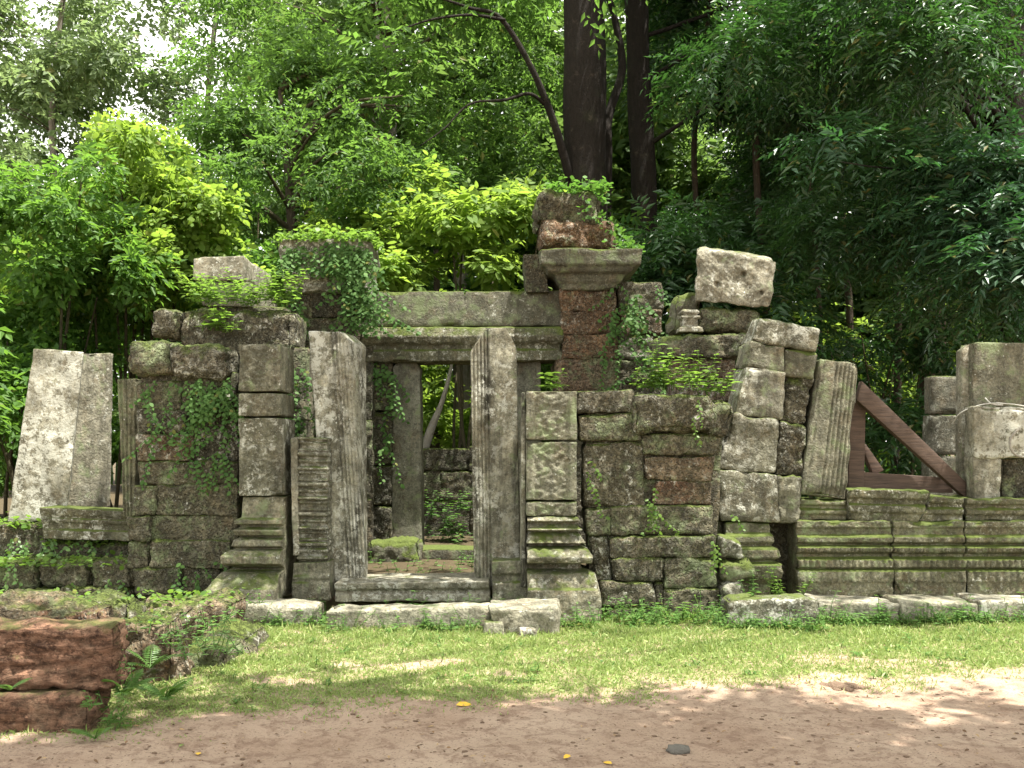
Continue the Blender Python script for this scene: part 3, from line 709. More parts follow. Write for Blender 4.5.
# --- plinth, right
t = thing('moulded_plinth', 'long mossy moulded plinth with carved bands under the timber brace', 'plinth', base_of(910, 598, 9.95))
PR = [(0, 0, 0, .05), (.2, 0, 0, .05), (.22, 0, 0, .06), (.36, 0, 0, .05), (.38, 0, 0, -.03), (.40, 0, 0, .04), (.50, 0, 0, .04), (.53, 0, 0, -.03), (.57, 0, 0, -.03), (.60, 0, 0, .035), (.66, 0, 0, .04), (.69, 0, 0, -.03), (.73, 0, 0, .03), (.79, 0, 0, .03), (.82, 0, 0, -.01), (.9, 0, 0, -.01), (.92, 0, 0, .01), (1, 0, 0, .01)]
for x0, x1 in ((797, 892), (893, 964), (965, 1060)):
    stone(t, 'moulded_panel', (x0, 521, x1, 598), 9.95, .6, M['plinth'], res=(.012, .008, .08), r=.006, amp=.014, chip=.05,
          deform=profile(PR, [(.40, .50, .06, .024), (.60, .66, .035, .018), (.22, .36, .07, .018)]))
PU = [(0, 0, 0, 0), (.25, 0, 0, .0), (.3, 0, 0, .03), (.5, 0, 0, .03), (.55, 0, 0, .0), (.7, 0, 0, .0), (.75, 0, 0, .04), (1, 0, 0, .05)]
for poly, dy in [(((848, 489), (931, 491), (918, 522), (848, 521)), 0), (((932, 496), (963, 497), (963, 521), (920, 521)), .03), (((965, 498), (1060, 499), (1060, 521), (965, 521)), .06), (((799, 499), (846, 500), (846, 520), (799, 520)), .08)]:
    stone(t, 'upper_course_block', poly, 9.98+dy, .5, M['plinth'], res=(.02, .01, .08), r=.01, amp=.014, chip=.06, deform=profile(PU))
for x0, x1 in ((818, 900), (901, 979), (980, 1070)):
    stone(t, 'footing_slab', ((x0, 601), (x1, 604), (x1, 634), (x0, 632)), 9.42, .6, M['ledge'], res=(.04, .02, .06), r=.02, amp=.01, chip=.05, warp=.004)
# --- right-hand stones
t = thing('upright_stone_slab', 'broad upright slab with its lit side painted pale behind the wire-topped block', 'stone slab', base_of(990, 500, 10.6))
stone(t, 'lit_edge_strip', ((962, 350), (972, 343), (972, 500), (962, 500)), 10.68, .16, M['pale'], **DRS)  # paler stone paints the light falling on the slab's side face
stone(t, 'main_face', ((972, 342), (1075, 343), (1075, 500), (972, 500)), 10.6, .3, M['grey'], **DRS)
t = thing('wire_topped_block', 'lichen-splashed block corner with a wire lying across its top', 'stone block', base_of(1000, 500, 10.1))
stone(t, 'upper_block', ((974, 407), (1070, 410), (1070, 456), (974, 458)), 10.1, .2, M['pale'], **LN)
stone(t, 'lower_block', ((973, 457), (1001, 459), (1001, 500), (976, 501)), 10.12, .2, M['pale'], **LN)
stone(t, 'recessed_block', (1002, 459, 1070, 500), 10.2, .3, M['laterite_dark'], **LN)
t = thing('two_block_pillar', 'small two-block mossy pillar standing behind the timber brace', 'stone pillar', base_of(938, 480, 11.6))
for r4 in [(931, 376, 962, 414), (929, 415, 962, 455), (928, 456, 962, 520), (927, 521, 962, 590)]:
    stone(t, 'pillar_block', r4, 11.6, .2, M['smooth'], **DRS)
# --- left low wall
t = thing('low_laterite_wall', 'low crumbling moss-grown laterite wall running out of frame below the leaning slab', 'wall', base_of(60, 600, 10.2))
for poly, mt, Yb in [((-40, 524, 45, 565), 'laterite', 10.7), ((44, 540, 132, 566), 'laterite_dark', 10.65), ((-40, 561, 36, 592), 'laterite', 10.2), ((37, 562, 88, 588), 'laterite', 10.2), ((89, 561, 131, 590), 'laterite', 10.15), ((-40, 590, 60, 612), 'laterite', 10.1), ((60, 588, 131, 612), 'laterite', 10.1)]:
    stone(t, 'laterite_block', poly, Yb, .55, M[mt], **dict(CAP, r=.05))
t = thing('stepped_laterite_terrace', 'stepped heap of weed-grown laterite blocks spilling onto the grass', 'terrace', base_of(150, 680, 7.5))
for poly, mt, Yb, dp in [((-60, 606, 106, 660), 'laterite_brown', 6.2, .4), ((30, 601, 130, 650), 'laterite', 7.0, .4), ((-60, 600, 40, 650), 'laterite', 7.1, .4), ((128, 603, 231, 665), 'laterite_brown', 8.1, .6), ((100, 622, 172, 705), 'laterite_brown', 6.9, .6), ((204, 633, 254, 672), 'laterite', 7.8, .6), ((160, 648, 226, 684), 'laterite', 7.35, .5)]:
    stone(t, 'laterite_block', poly, Yb, dp, M[mt], **dict(CAP, r=.08, amp=.06, nsc=4))
stone(None, 'red_laterite_block', ((-60, 625), (112, 626), (114, 690), (-60, 693)), 5.75, .28, M['laterite_front'], res=(.018, .018, .04), r=.035, amp=.022, nsc=5, warp=.008, pit=.012, chip=.05, layer=3.2,
      tagargs=('large rough red laterite block topmost at the edge of the dirt path', 'stone block'))
stone(None, 'red_laterite_block', ((-60, 696), (88, 694), (90, 740), (-60, 742)), 5.68, .35, M['laterite_front'], res=(.02, .02, .04), r=.04, amp=.02, nsc=5, warp=.008, pit=.008, chip=.05, layer=2,
      tagargs=('smoother brown laterite block at ground level under the rough red one', 'stone block'))

# ------------------------------------------------------------------ wires
def tube(pts, rad, sides=8, noise_amp=0.0, sub=6, seed=0):
    pts = np.asarray(pts, float); rad = np.asarray(rad, float)
    n = len(pts)
    if n > 2 and sub > 1:                                    # Catmull-Rom
        P = np.vstack([2*pts[0]-pts[1], pts, 2*pts[-1]-pts[-2]])
        o, rr = [], []
        for i in range(n-1):
            for t_ in np.linspace(0, 1, sub, endpoint=False):
                a, b_, c, d = P[i:i+4]
                o.append(.5*((2*b_)+(-a+c)*t_+(2*a-5*b_+4*c-d)*t_**2+(-a+3*b_-3*c+d)*t_**3))
                rr.append(rad[i]*(1-t_)+rad[i+1]*t_)
        o.append(pts[-1]); rr.append(rad[-1]); pts = np.array(o); rad = np.array(rr)
    tg = norm(np.gradient(pts, axis=0))
    ref = np.array([0, 0, 1.]) if abs(tg[0, 2]) < .8 else np.array([0, 1., 0])
    a = norm(np.cross(tg, ref)); b_ = np.cross(tg, a)
    th = np.linspace(0, 2*np.pi, sides, endpoint=False)
    ring = np.cos(th)[None, :, None]*a[:, None]+np.sin(th)[None, :, None]*b_[:, None]
    R = rad[:, None, None]
    if noise_amp:
        q = (pts[:, None]+ring*R)
        nz = noise((q*np.array([2.2, 2.2, .6])).reshape(-1, 3)+seed).reshape(len(pts), sides, 1)
        R = R*(1+noise_amp*nz)
    V = (pts[:, None]+ring*R).reshape(-1, 3)
    I = np.arange(len(pts)*sides).reshape(len(pts), sides); J = np.roll(I, -1, 1)
    Q = np.stack([I[:-1], J[:-1], J[1:], I[1:]], -1).reshape(-1, 4)
    k = len(V); V = np.vstack([V, pts[-1:]])
    T = np.stack([I[-1], J[-1], np.full(sides, k)], -1)
    return V, T, Q
wp = [W(952, 424, 10.4), W(962, 412, 10.25), W(985, 404, 10.15), W(1010, 404, 10.12), W(1040, 409, 10.1)]
V, T, Q = tube(wp, [.006]*5, 6); V2, T2, Q2 = tube([W(985, 398, 10.2), W(992, 404, 10.16), W(1003, 405, 10.14)], [.008]*3, 6)
Geo().add(V, T, Q).add(V2, T2, Q2).build('bent_wire', M['wire'], None, True, ('thin bent wire draped over the lichen-splashed block', 'wire'))
V, T, Q = tube([W(1020, 428, 10.05), W(1012, 436, 10.03), W(1010, 446, 10.02), W(1016, 455, 10.03), W(1030, 458, 10.05)], [.013]*5, 8)
Geo().add(V, T, Q).build('rope_loop', M['deadwood'], None, True, ('pale curved loop of root hanging on the face of the wire-topped block', 'root'))

# ------------------------------------------------------------------ leaves and trees
def leaf_geo(P, D, N, L, Wd, shape='leaf', droop=.15):
    """one small leaf per row of P; D direction, N face normal"""
    D = norm(D); Sx = norm(np.cross(D, N)); N = np.cross(Sx, D)
    L = np.broadcast_to(np.asarray(L, float), (len(P),))[:, None]; Wd = np.broadcast_to(np.asarray(Wd, float), (len(P),))[:, None]
    n = len(P)
    if shape == 'diamond':
        a = P; b_ = P+D*L*.42-Sx*Wd*.5+N*Wd*.12; c = P+D*L-N*L*droop; d = P+D*L*.42+Sx*Wd*.5+N*Wd*.12
        V = np.stack([a, b_, c, d], 1).reshape(-1, 3); i = np.arange(n)*4
        return V, np.concatenate([np.stack([i, i+2, i+1], 1), np.stack([i, i+3, i+2], 1)]), None
    p0 = P; m1 = P+D*L*.32; m2 = P+D*L*.68-N*L*droop*.4; tp = P+D*L-N*L*droop
    V = np.stack([p0, m1-Sx*Wd*.46, m1+Sx*Wd*.46, m2-Sx*Wd*.40, m2+Sx*Wd*.40, tp], 1).reshape(-1, 3); i = np.arange(n)*6
    return V, np.concatenate([np.stack([i, i+2, i+1], 1), np.stack([i+3, i+4, i+5], 1)]), np.stack([i+1, i+2, i+4, i+3], 1)
UP = np.array([0, 0, 1.])
def spray_leaves(C, D, rg, n=9, twig=.5, L=.15, Wd=.05, droop=.15, sag=.25, ang=58, shape='diamond', roll=.35):
    """pinnate twigs: n leaflets alternate along each twig"""
    Mn = len(C); D = norm(D)
    Sx = norm(np.cross(D, UP)+rg.normal(0, roll, (Mn, 3))*.6); Sx = norm(Sx-D*(Sx*D).sum(1, keepdims=True))
    Nn = np.cross(Sx, D); Nn = Nn*np.sign(Nn[:, 2:3]+1e-6)
    Ps, Ds, Ns, Ls = [], [], [], []
    tw = twig*rg.uniform(.7, 1.25, (Mn, 1))
    for i in range(n):
        t_ = (i+1)/n
        s = 1 if i % 2 else -1
        a = math.radians(ang)*(1 if i < n-1 else 0)
        p = C+D*tw*t_+np.array([0, 0, -1.])*tw*sag*t_*t_
        d = D*math.cos(a)+Sx*s*math.sin(a)+np.array([0, 0, -.22])+rg.normal(0, .16, (Mn, 3))
        Ps.append(p); Ds.append(d); Ns.append(Nn+rg.normal(0, .28, (Mn, 3))); Ls.append(L*rg.uniform(.5, 1.3, Mn)*(.75+.5*math.sin(math.pi*min(t_, .95))))
    P = np.concatenate(Ps); L_ = np.concatenate(Ls)
    return leaf_geo(P, np.concatenate(Ds), np.concatenate(Ns), L_, L_*(Wd/L), shape, droop)
def in_view(P, m_=1.15):
    y = np.maximum(P[:, 1], .1)
    return (np.abs(P[:, 0]/y*F) < 512*m_) & (P[:, 1] > .5) & (HY-(P[:, 2]-CZ)/y*F > -60)
def clump_points(cl, n, rg, gate=.0, gsc=.8, shell=.55):
    """n twig origins spread through ellipsoid clumps, thinned by noise so gaps stay open"""
    cl = np.asarray(cl, float)
    vol = (cl[:, 3]*cl[:, 4]*cl[:, 5])**(2/3)
    k = rg.choice(len(cl), n, p=vol/vol.sum())
    d = norm(rg.normal(0, 1, (n, 3)))
    r = rg.uniform(0, 1, (n, 1))**shell
    P = cl[k, :3]+d*r*cl[k, 3:6]
    keep = noise(P*gsc+31.7) > gate
    return P[keep], d[keep], k[keep]
GAPS = [(W(125, 150, 15.8), 2.0), (W(430, 235, 16.9), 1.9), (W(530, 240, 17), 1.2), (W(445, 405, 18.5), 1.0), (W(50, 190, 14.6), 1.3), (W(250, 130, 17), 1.4), (W(240, 300, 11), .8), (W(690, 385, 9.8), 1.0), (W(230, 300, 10.9), 1.0), (W(740, 250, 11.6), .6), (W(320, 240, 13.4), .7), (W(830, 360, 27), 2.0)]
GAPS += [(np.array([gx_, gy_, 0]), 1.0) for gx_ in np.arange(-3, 6, 1.) for gy_ in (7.6, 8.6)]
def sunlit_gap(P, rg, gaps, p=.93):
    cut = np.zeros(len(P), bool)
    for c, r in gaps:
        q = P-c; t_ = q@SUN_DIR
        cut |= (t_ > 1.3) & (np.linalg.norm(q-t_[:, None]*SUN_DIR, axis=1) < r*(1+.35*noise(P*.9+3)))
    return cut & (rg.uniform(0, 1, len(P)) < p)
def crown(name, parent, mat, cl, n, rg, gate=-.1, gsc=.8, shell=.55, spray={}, out_keep=.35, gaps=None):
    P, d, k = clump_points(cl, n, rg, gate, gsc, shell)
    v = (in_view(P) | (rg.uniform(0, 1, len(P)) < out_keep)) & ~sunlit_gap(P, rg, GAPS if gaps is None else gaps)
    P, d = P[v], d[v]
    D = d*np.array([1, 1, .35])+rg.normal(0, .45, d.shape)+np.array([0, 0, -.12])
    V, T, Q = spray_leaves(P, D, rg, **spray)
    return Geo().add(V, T, Q).build(name, mat, parent, False)
def px_clumps(n, box, Yr, size, rg, flat=.7, accept=None):
    o = []
    while len(o) < n:
        px = rg.uniform(box[0], box[2]); py = rg.uniform(box[1], box[3]); Y_ = rg.uniform(*Yr)
        if accept and not accept(px, py): continue
        s = rg.uniform(*size); c = W(px, py, Y_)
        if c[2]-s*flat < .05: c[2] = .05+s*flat
        o.append((*c, s, s, s*flat))
    return np.array(o)
def limbs(name, parent, mat, root_pts, cl, rg, r0=.06, frac=1.0):
    rp = np.asarray(root_pts)
    for c in cl:
        if rg.uniform() > frac: continue
        q = np.asarray(c[:3]); dz = q[2]-rp[:, 2]
        dist = np.linalg.norm(rp-q, axis=1)+np.where(dz < .3, 4, 0)
        a = rp[np.argmin(dist)]
        mid = a*.5+q*.5+np.array([*rg.normal(0, .15, 2), .12*np.linalg.norm(q-a)])
        Geo().add(*tube([a, mid, q], [r0, r0*.6, r0*.2], 6, 0, 5)).build(name, mat, parent)
def trunk(parent, mat, pts, rad, seed=0, name='trunk', sides=14, na=.25):
    g_ = Geo().add(*tube(pts, rad, sides, na, 8, seed)); return g_.build(name, mat, parent)
def along(pts, n=14):
    pts = np.asarray(pts); s = np.linspace(0, len(pts)-1, n)
    return np.stack([np.interp(s, np.arange(len(pts)), pts[:, k]) for k in range(3)], 1)

# big dark tree behind the tower
rg = RNG(11)
tp = [W(590, 530, 19)*[1, 1, 0], W(588, 300, 19), W(585, 165, 19), W(585, 0, 19), W(590, -200, 19), W(570, -420, 19)]
t = thing('tree', 'big black-trunked tree rising straight behind the laterite tower', 'tree', tp[0])
tk = trunk(t, M['bark_dark'], tp, [.60, .45, .385, .40, .34, .15], 1)
lb = [W(570, 178, 18.8), W(553, 120, 18.5), W(530, 65, 18.2), W(500, 18, 18), W(470, 8, 17.8), W(440, -2, 17.6)]
trunk(tk, M['bark_dark'], lb, [.085, .07, .055, .042, .03, .02], 2, 'limb', 8, .1)
lb2 = [W(549, 108, 18.5), W(530, 94, 18.2), W(505, 100, 18), W(470, 104, 17.8), W(445, 128, 17.6), W(420, 146, 17.4)]
trunk(tk, M['bark_dark'], lb2, [.04, .032, .026, .02, .014, .01], 3, 'limb', 7, .1)
lb3 = [W(505, 20, 18), W(470, 15, 17.7), W(430, 20, 17.4), W(395, 32, 17.2)]
trunk(tk, M['bark_dark'], lb3, [.03, .025, .02, .01], 4, 'limb', 6, .1)
cl = np.vstack([px_clumps(26, (380, -420, 900, -40), (16, 23), (1.2, 2.0), rg), px_clumps(10, (380, -30, 560, 150), (17, 18.5), (.6, 1.0), rg, .5)])
limbs('limb', tk, M['bark_dark'], along(tp[2:]), cl[:26], rg, .12, .7)
crown('crown', t, M['lf_mid'], cl, 5200, rg, -.12, .7, .6, dict(n=9, twig=.6, L=.17, Wd=.07, sag=.35), .5)
# second dark tree
rg = RNG(12)
tp = [W(648, 530, 20.5)*[1, 1, 0], W(645, 260, 20.5), W(640, 100, 20.5), W(636, 0, 20.5), W(630, -220, 20.5)]
t = thing('tree', 'slightly slimmer dark-trunked tree just right of the black-trunked one', 'tree', tp[0])
tk = trunk(t, M['bark_dark'], tp, [.32, .27, .25, .23, .13], 5)
st = [W(607, 180, 19.6), W(608, 120, 19.7), W(622, 70, 20), W(615, 20, 20), W(603, -20, 20)]
trunk(t, M['bark_dark'], [W(600, 420, 19.6)*[1, 1, .3]]+st, [.11, .10, .09, .08, .07, .05], 6, 'stem', 8, .1)
cl = px_clumps(26, (600, -260, 960, 190), (17.5, 22), (1.0, 1.5), rg, .6, lambda x, y: x > 735 or y < -60)
limbs('limb', tk, M['bark_dark'], along(tp[1:]), cl, rg, .05, .25)
cl = np.vstack([cl, px_clumps(14, (640, -20, 790, 270), (21.8, 24.5), (.8, 1.3), rg, .7)])
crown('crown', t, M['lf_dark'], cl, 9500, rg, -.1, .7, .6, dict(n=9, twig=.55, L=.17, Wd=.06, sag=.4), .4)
# right dark drooping tree
rg = RNG(13)
tp = [W(1030, 540, 17.5)*[1, 1, 0], W(1020, 300, 17.5), W(1010, 60, 17.5), W(1005, -60, 17.5), W(960, -300, 17.5)]
t = thing('tree', 'broad dark tree with drooping pinnate sprays behind the upright slab', 'tree', tp[0])
tk = trunk(t, M['bark_dark'], tp, [.42, .36, .32, .3, .15], 7)
cl = px_clumps(46, (650, -260, 1100, 330), (13.2, 18.5), (.8, 1.4), rg, .55, lambda x, y: x > 720 and y < 40+(x-640)*.9 and not (x < 720 and y > 170) and not (x < 940 and y > 300))
limbs('limb', tk, M['bark_dark'], along(tp[1:]), cl, rg, .07, .55)
crown('crown', t, M['lf_dark'], cl, 12500, rg, -.05, .8, .6, dict(n=11, twig=.5, L=.135, Wd=.045, sag=.32, roll=.3), .4)
cl = px_clumps(16, (790, 130, 1060, 330), (12.4, 13.6), (.45, .8), rg, .55, lambda x, y: y < 150+(x-790)*.75)
limbs('limb', tk, M['bark_dark'], along(tp[1:]), cl, rg, .035, .8)
crown('hanging_bough', t, M['lf_near'], cl, 900, rg, -.1, .9, .6, dict(n=11, twig=.55, L=.16, Wd=.052, sag=.35, roll=.25), .3)
rg = RNG(14)
tp = [W(930, 540, 23)*[1, 1, 0], W(932, 260, 23), W(925, 120, 23), W(935, -150, 23)]
t = thing('tree', 'brown-trunked tree half hidden in the shade behind the drooping sprays', 'tree', tp[0])
tk = trunk(t, M['bark_brown'], tp, [.3, .27, .24, .12], 8)
cl = px_clumps(34, (690, -300, 1120, 300), (20, 26), (1.1, 1.9), rg, .65)
limbs('limb', tk, M['bark_brown'], along(tp[1:]), cl, rg, .09, .5)
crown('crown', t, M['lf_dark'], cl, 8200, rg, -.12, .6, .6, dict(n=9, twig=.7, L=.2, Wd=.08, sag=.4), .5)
# middle canopy tree with pale trunk
rg = RNG(15)
tp = [W(388, 530, 25)*[1, 1, 0], W(388, 290, 25), W(384, 180, 25), W(386, 60, 25), W(380, -140, 25)]
t = thing('tree', 'pale-trunked tree standing behind the bright yellow-green bush', 'tree', tp[0])
tk = trunk(t, M['bark_pale'], tp, [.4, .33, .31, .28, .12], 9)
cl = px_clumps(44, (200, -160, 575, 190), (19.5, 25), (.9, 1.7), rg, .55, lambda x, y: y > -160+abs(x-420)*.2 and y < 225-.28*abs(x-300))
limbs('limb', tk, M['twig'], along(tp[1:]), cl, rg, .07, .6)
crown('crown', t, M['lf_mid'], cl, 17000, rg, -.04, .75, .6, dict(n=6, twig=.36, L=.135, Wd=.065, sag=.3, roll=.7), .3)
# mid left tree with arching branches
rg = RNG(16)
tp = [W(300, 540, 18)*[1, 1, 0], W(296, 330, 18), W(290, 200, 18.2), W(280, 90, 18.4)]
t = thing('tree', 'slender arching tree whose leafy boughs hang over the ivy-wrapped pier', 'tree', tp[0])
tk = trunk(t, M['bark_brown'], tp, [.12, .10, .08, .04], 10)
cl = px_clumps(26, (190, 60, 420, 215), (16.5, 19.5), (.6, 1.1), rg, .6)
limbs('limb', tk, M['twig'], along(tp[1:]), cl, rg, .05, .8)
crown('crown', t, M['lf_mid'], cl, 8200, rg, -.08, .9, .6, dict(n=6, twig=.32, L=.115, Wd=.055, sag=.35, roll=.7), .4)
# airy tall trees, top left
for k, (px, Yt, box, n, lab) in enumerate([(60, 30, (-120, -120, 180, 170), 5600, 'tall airy tree with sky showing through, above the left edge bushes'),
                                  (215, 33, (110, -120, 340, 150), 4800, 'tall airy tree with sky gaps and painted-in haze, above the arching bright bush')]):
    rg = RNG(20+k)
    tp = [W(px, 530, Yt)*[1, 1, 0], W(px+6, 280, Yt), W(px-8, 120, Yt), W(px+10, -60, Yt), W(px+20, -200, Yt)]
    t = thing('tree', lab, 'tree', tp[0])
    tk = trunk(t, M['bark_pale'], tp, [.13, .11, .09, .06, .03], 30+k)
    cl = np.vstack([px_clumps(52, box, (Yt-3, Yt+3), (.9, 1.7), rg, .6), px_clumps(12, (-60, 0, 110, 170), (Yt-2, Yt+3), (1.0, 1.7), rg, .6)])
    limbs('limb', tk, M['bark_brown'], along(tp[1:]), cl, rg, .018, .35)
    crown('crown', t, M['lf_hazed'], cl, int(n*1.7), rg, .0, .6, .6, dict(n=6, twig=.5, L=.21, Wd=.115, sag=.3, roll=.7), .3)
# shrubs
def shrub(label, base_px, Yb, box, Yr, nc, size, n, mat, sp, seed, gate=-.1, accept=None, stems=5, stem_mat='twig', flat=.75):
    rg = RNG(seed)
    b = W(base_px, 540, Yb)*[1, 1, 0]
    b[2] = ground_h(np.array([b[0]]), np.array([b[1]]))[0]
    t = thing('shrub', label, 'shrub', b)
    cl = px_clumps(nc, box, Yr, size, rg, flat, accept)
    order = rg.permutation(len(cl))[:stems*2]
    for i in order:
        c = cl[i]; f = b+np.array([(c[0]-b[0])*.6+rg.normal(0, .3), rg.normal(0, .3), -.05])
        f[2] = ground_h(f[:1], f[1:2])[0]-.05
        Geo().add(*tube([f, f*.55+c[:3]*.45+rg.normal(0, .12, 3), c[:3]], [.035, .026, .012], 6, 0, 6)).build('stem', M[stem_mat], t)
    crown('foliage', t, M[mat], cl, n, rg, gate, 1.1, .55, sp, .35)
    return t
shrub('arching bush covered in sunlit bright green vine leaves', 130, 15.6, (35, 122, 235, 290), (14.8, 17), 38, (.3, .6), 7600, 'lf_bright', dict(n=5, twig=.25, L=.115, Wd=.07, shape='leaf', sag=.4, roll=.8), 31, -.12,
      lambda x, y: y > 118+.012*(x-125)**2)
shrub('dark leafy bush at the left edge behind the leaning pale slab', 20, 14.5, (-60, 160, 120, 400), (13.6, 15.6), 36, (.4, .75), 7000, 'lf_bush', dict(n=6, twig=.28, L=.12, Wd=.065, sag=.35, roll=.7), 32, -.05)
shrub('thin-stemmed bush behind the fluted shaft and coping stones', 170, 16.5, (90, 210, 300, 345), (15.5, 18), 32, (.4, .75), 5600, 'lf_bush', dict(n=6, twig=.28, L=.115, Wd=.065, sag=.3, roll=.7), 33, .0, stems=8)
shrub('bright yellow-green big-leaved bush behind the mossy lintel', 430, 16.8, (315, 185, 545, 300), (15.8, 18.2), 34, (.28, .5), 2000, 'lf_bright', dict(n=7, twig=.36, L=.18, Wd=.075, shape='leaf', sag=.1, ang=62), 34, -.15, stems=7)
shrub('mid green bush filling in behind the bright big-leaved one', 440, 20.5, (330, 170, 600, 330), (19.5, 22), 26, (.6, 1.0), 2600, 'lf_mid', dict(n=8, twig=.5, L=.22, Wd=.1, sag=.3), 35, -.1)
shrub('small sapling clump seen through the inner doorway', 445, 18.5, (405, 365, 500, 450), (17.8, 19.5), 14, (.25, .45), 800, 'lf_bright', dict(n=7, twig=.35, L=.16, Wd=.07), 36, -.1, stems=2)
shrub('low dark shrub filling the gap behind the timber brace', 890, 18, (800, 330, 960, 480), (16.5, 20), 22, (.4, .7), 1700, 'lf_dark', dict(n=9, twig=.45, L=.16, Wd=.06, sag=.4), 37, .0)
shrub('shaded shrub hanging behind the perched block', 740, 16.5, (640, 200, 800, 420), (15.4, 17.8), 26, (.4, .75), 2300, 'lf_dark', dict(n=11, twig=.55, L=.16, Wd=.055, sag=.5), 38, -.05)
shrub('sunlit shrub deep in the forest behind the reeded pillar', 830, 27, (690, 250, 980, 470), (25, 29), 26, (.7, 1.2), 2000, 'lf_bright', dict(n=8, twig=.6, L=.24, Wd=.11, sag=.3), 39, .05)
shrub('leafy bush at the far edge behind the red laterite terrace', -60, 12.8, (-170, 300, 14, 470), (12.2, 13.6), 18, (.35, .6), 1500, 'lf_bush', dict(n=7, twig=.4, L=.15, Wd=.075), 40, -.05)
shrub('dense low undergrowth behind the leaning pale slab and fluted shaft', 130, 20, (-120, 330, 330, 470), (18.5, 21), 44, (.6, .9), 3600, 'lf_bush', dict(n=7, twig=.4, L=.17, Wd=.09, sag=.3, roll=.7), 44, -.3, stems=4)
shrub('shaded undergrowth closing the view behind the inner doorway', 470, 22.5, (330, 340, 640, 470), (21.5, 24), 34, (.6, .95), 2600, 'lf_mid', dict(n=7, twig=.4, L=.18, Wd=.09, sag=.3, roll=.7), 45, -.3, stems=3)
# slender trunks deep in the shade on the right
for k, (px, Yt, r) in enumerate([(762, 21, .08), (893, 24, .09), (845, 26, .10), (700, 22, .07), (815, 20, .05)]):
    tp = [W(px, 540, Yt)*[1, 1, 0], W(px+5, 330, Yt), W(px-6, 150, Yt), W(px+8, 20, Yt), W(px+8, -120, Yt)]
    t = thing('tree', ['slender sapling directly behind the perched block', 'slender pale-streaked sapling behind the diagonal strut', 'thin shaded sapling behind the top of the reeded pillar', 'thin sapling between the tower and the perched block', 'thinnest sapling behind the leaning pilaster'][k], 'tree', tp[0], 'slender saplings in the shade')
    tk = trunk(t, M['bark_brown'], tp, [r*1.2, r, r*.9, r*.7, r*.4], 60+k, 'trunk', 8, .1)
    rg = RNG(70+k); cl = px_clumps(7, (px-70, -120, px+70, 120), (Yt-1, Yt+1), (.6, 1.0), rg, .6)
    crown('crown', t, M['lf_dark'], cl, 700, rg, -.1, .8, .6, dict(n=9, twig=.5, L=.17, Wd=.065, sag=.4), .4)
# saplings and dead branch through the doorway
tp = [W(437, 540, 19)*[1, 1, 0], W(437, 440, 19), W(438, 360, 19), W(436, 250, 19)]
t = thing('bare_tree_stump', 'reddish-brown bare trunk seen through the doorway', 'tree trunk', tp[0]); trunk(t, M['bark_brown'], tp, [.11, .1, .09, .05], 80)
tp = [W(418, 470, 16.8), W(430, 432, 16.8), W(441, 405, 16.8), W(449, 378, 16.9), W(452, 362, 17)]
t = thing('dead_branch', 'bleached dead branch slanting up in the inner doorway', 'branch', tp[0]); trunk(t, M['deadwood'], tp, [.10, .07, .04, .03, .02], 81, 'branch_stem', 9, .3)
tp = [W(463, 540, 20)*[1, 1, 0], W(462, 420, 20), W(461, 330, 20), W(460, 230, 20)]
t = thing('bare_tree_stump', 'pale green-stained trunk beside the doorpost seen through the doorway', 'tree trunk', tp[0]); trunk(t, M['bark_pale'], tp, [.24, .2, .18, .12], 82)
# far wood: one mass
rg = RNG(50)
cl = np.vstack([px_clumps(70, (-260, 190, 640, 440), (34, 44), (1.6, 2.8), rg, .8), px_clumps(95, (540, 40, 1300, 440), (32, 44), (1.6, 2.8), rg, .8), px_clumps(46, (330, -60, 680, 220), (29, 35), (1.3, 2.1), rg, .8), px_clumps(34, (720, 70, 1120, 340), (29, 33), (1.3, 2.1), rg, .8)])
g_ = Geo()
P, d, k = clump_points(cl, 46000, rg, -.2, .4, .6)
V, T, Q = spray_leaves(P, d*np.array([1, 1, .3])+rg.normal(0, .4, d.shape), rg, n=8, twig=.8, L=.34, Wd=.18, sag=.3)
g_.add(V, T, Q)
for i in range(60):
    x = rg.uniform(-24, 28); y = rg.uniform(31, 45); h = rg.uniform(6, 11)
    g_.add(*tube([(x, y, -.3), (x+rg.normal(0, .3), y, h*.5), (x+rg.normal(0, .6), y, h)], [.16, .12, .05], 7, 0, 4))
g_.build('distant_forest', M['lf_far'], None, False, (None, None, None, 'stuff'))['label'] = 'far wood of dense green trees closing the view'
# tall trees shading the path (boughs above the frame)
rg = RNG(90)
tp = [(-7.5, .5, 0), (-7.3, .6, 3.5), (-6.8, 1.0, 7), (-6, 2, 11)]
t = thing('tree', 'large tree beside the viewer whose boughs shade the dirt path', 'tree', tp[0])
tk = trunk(t, M['bark_brown'], tp, [.5, .42, .34, .2], 91)
cl = []
for i in range(262):
    z = rg.uniform(7.5, 11.0); gx_ = rg.uniform(-3.0, 5.5); gy_ = rg.uniform(3.6, 7.0)
    if i > 205: gx_, gy_ = rg.uniform(-5.5, 5.5), rg.uniform(9.0, 11.2)       # a few boughs dapple the ruin
    x, y = gx_+SUN_DIR[0]/SUN_DIR[2]*z, gy_+SUN_DIR[1]/SUN_DIR[2]*z
    if i <= 205 and (gy_ > np.interp(gx_, [-4, -1, 1, 4], [7.0, 6.7, 6.2, 5.9])-.45 or (gx_ < -1.5 and gy_ > 5.4)): continue
    cl.append((x, y, z, .95, .95, .5) if i <= 205 else (x, y, z, rg.uniform(.25, .6), rg.uniform(.25, .6), .3))
limbs('limb', tk, M['bark_brown'], along(tp[2:]), cl, rg, .05, .22)
crown('crown', t, M['lf_mid'], cl, 5200, rg, -.16, .8, .6, dict(n=9, twig=.6, L=.2, Wd=.1, sag=.3), 1.0)

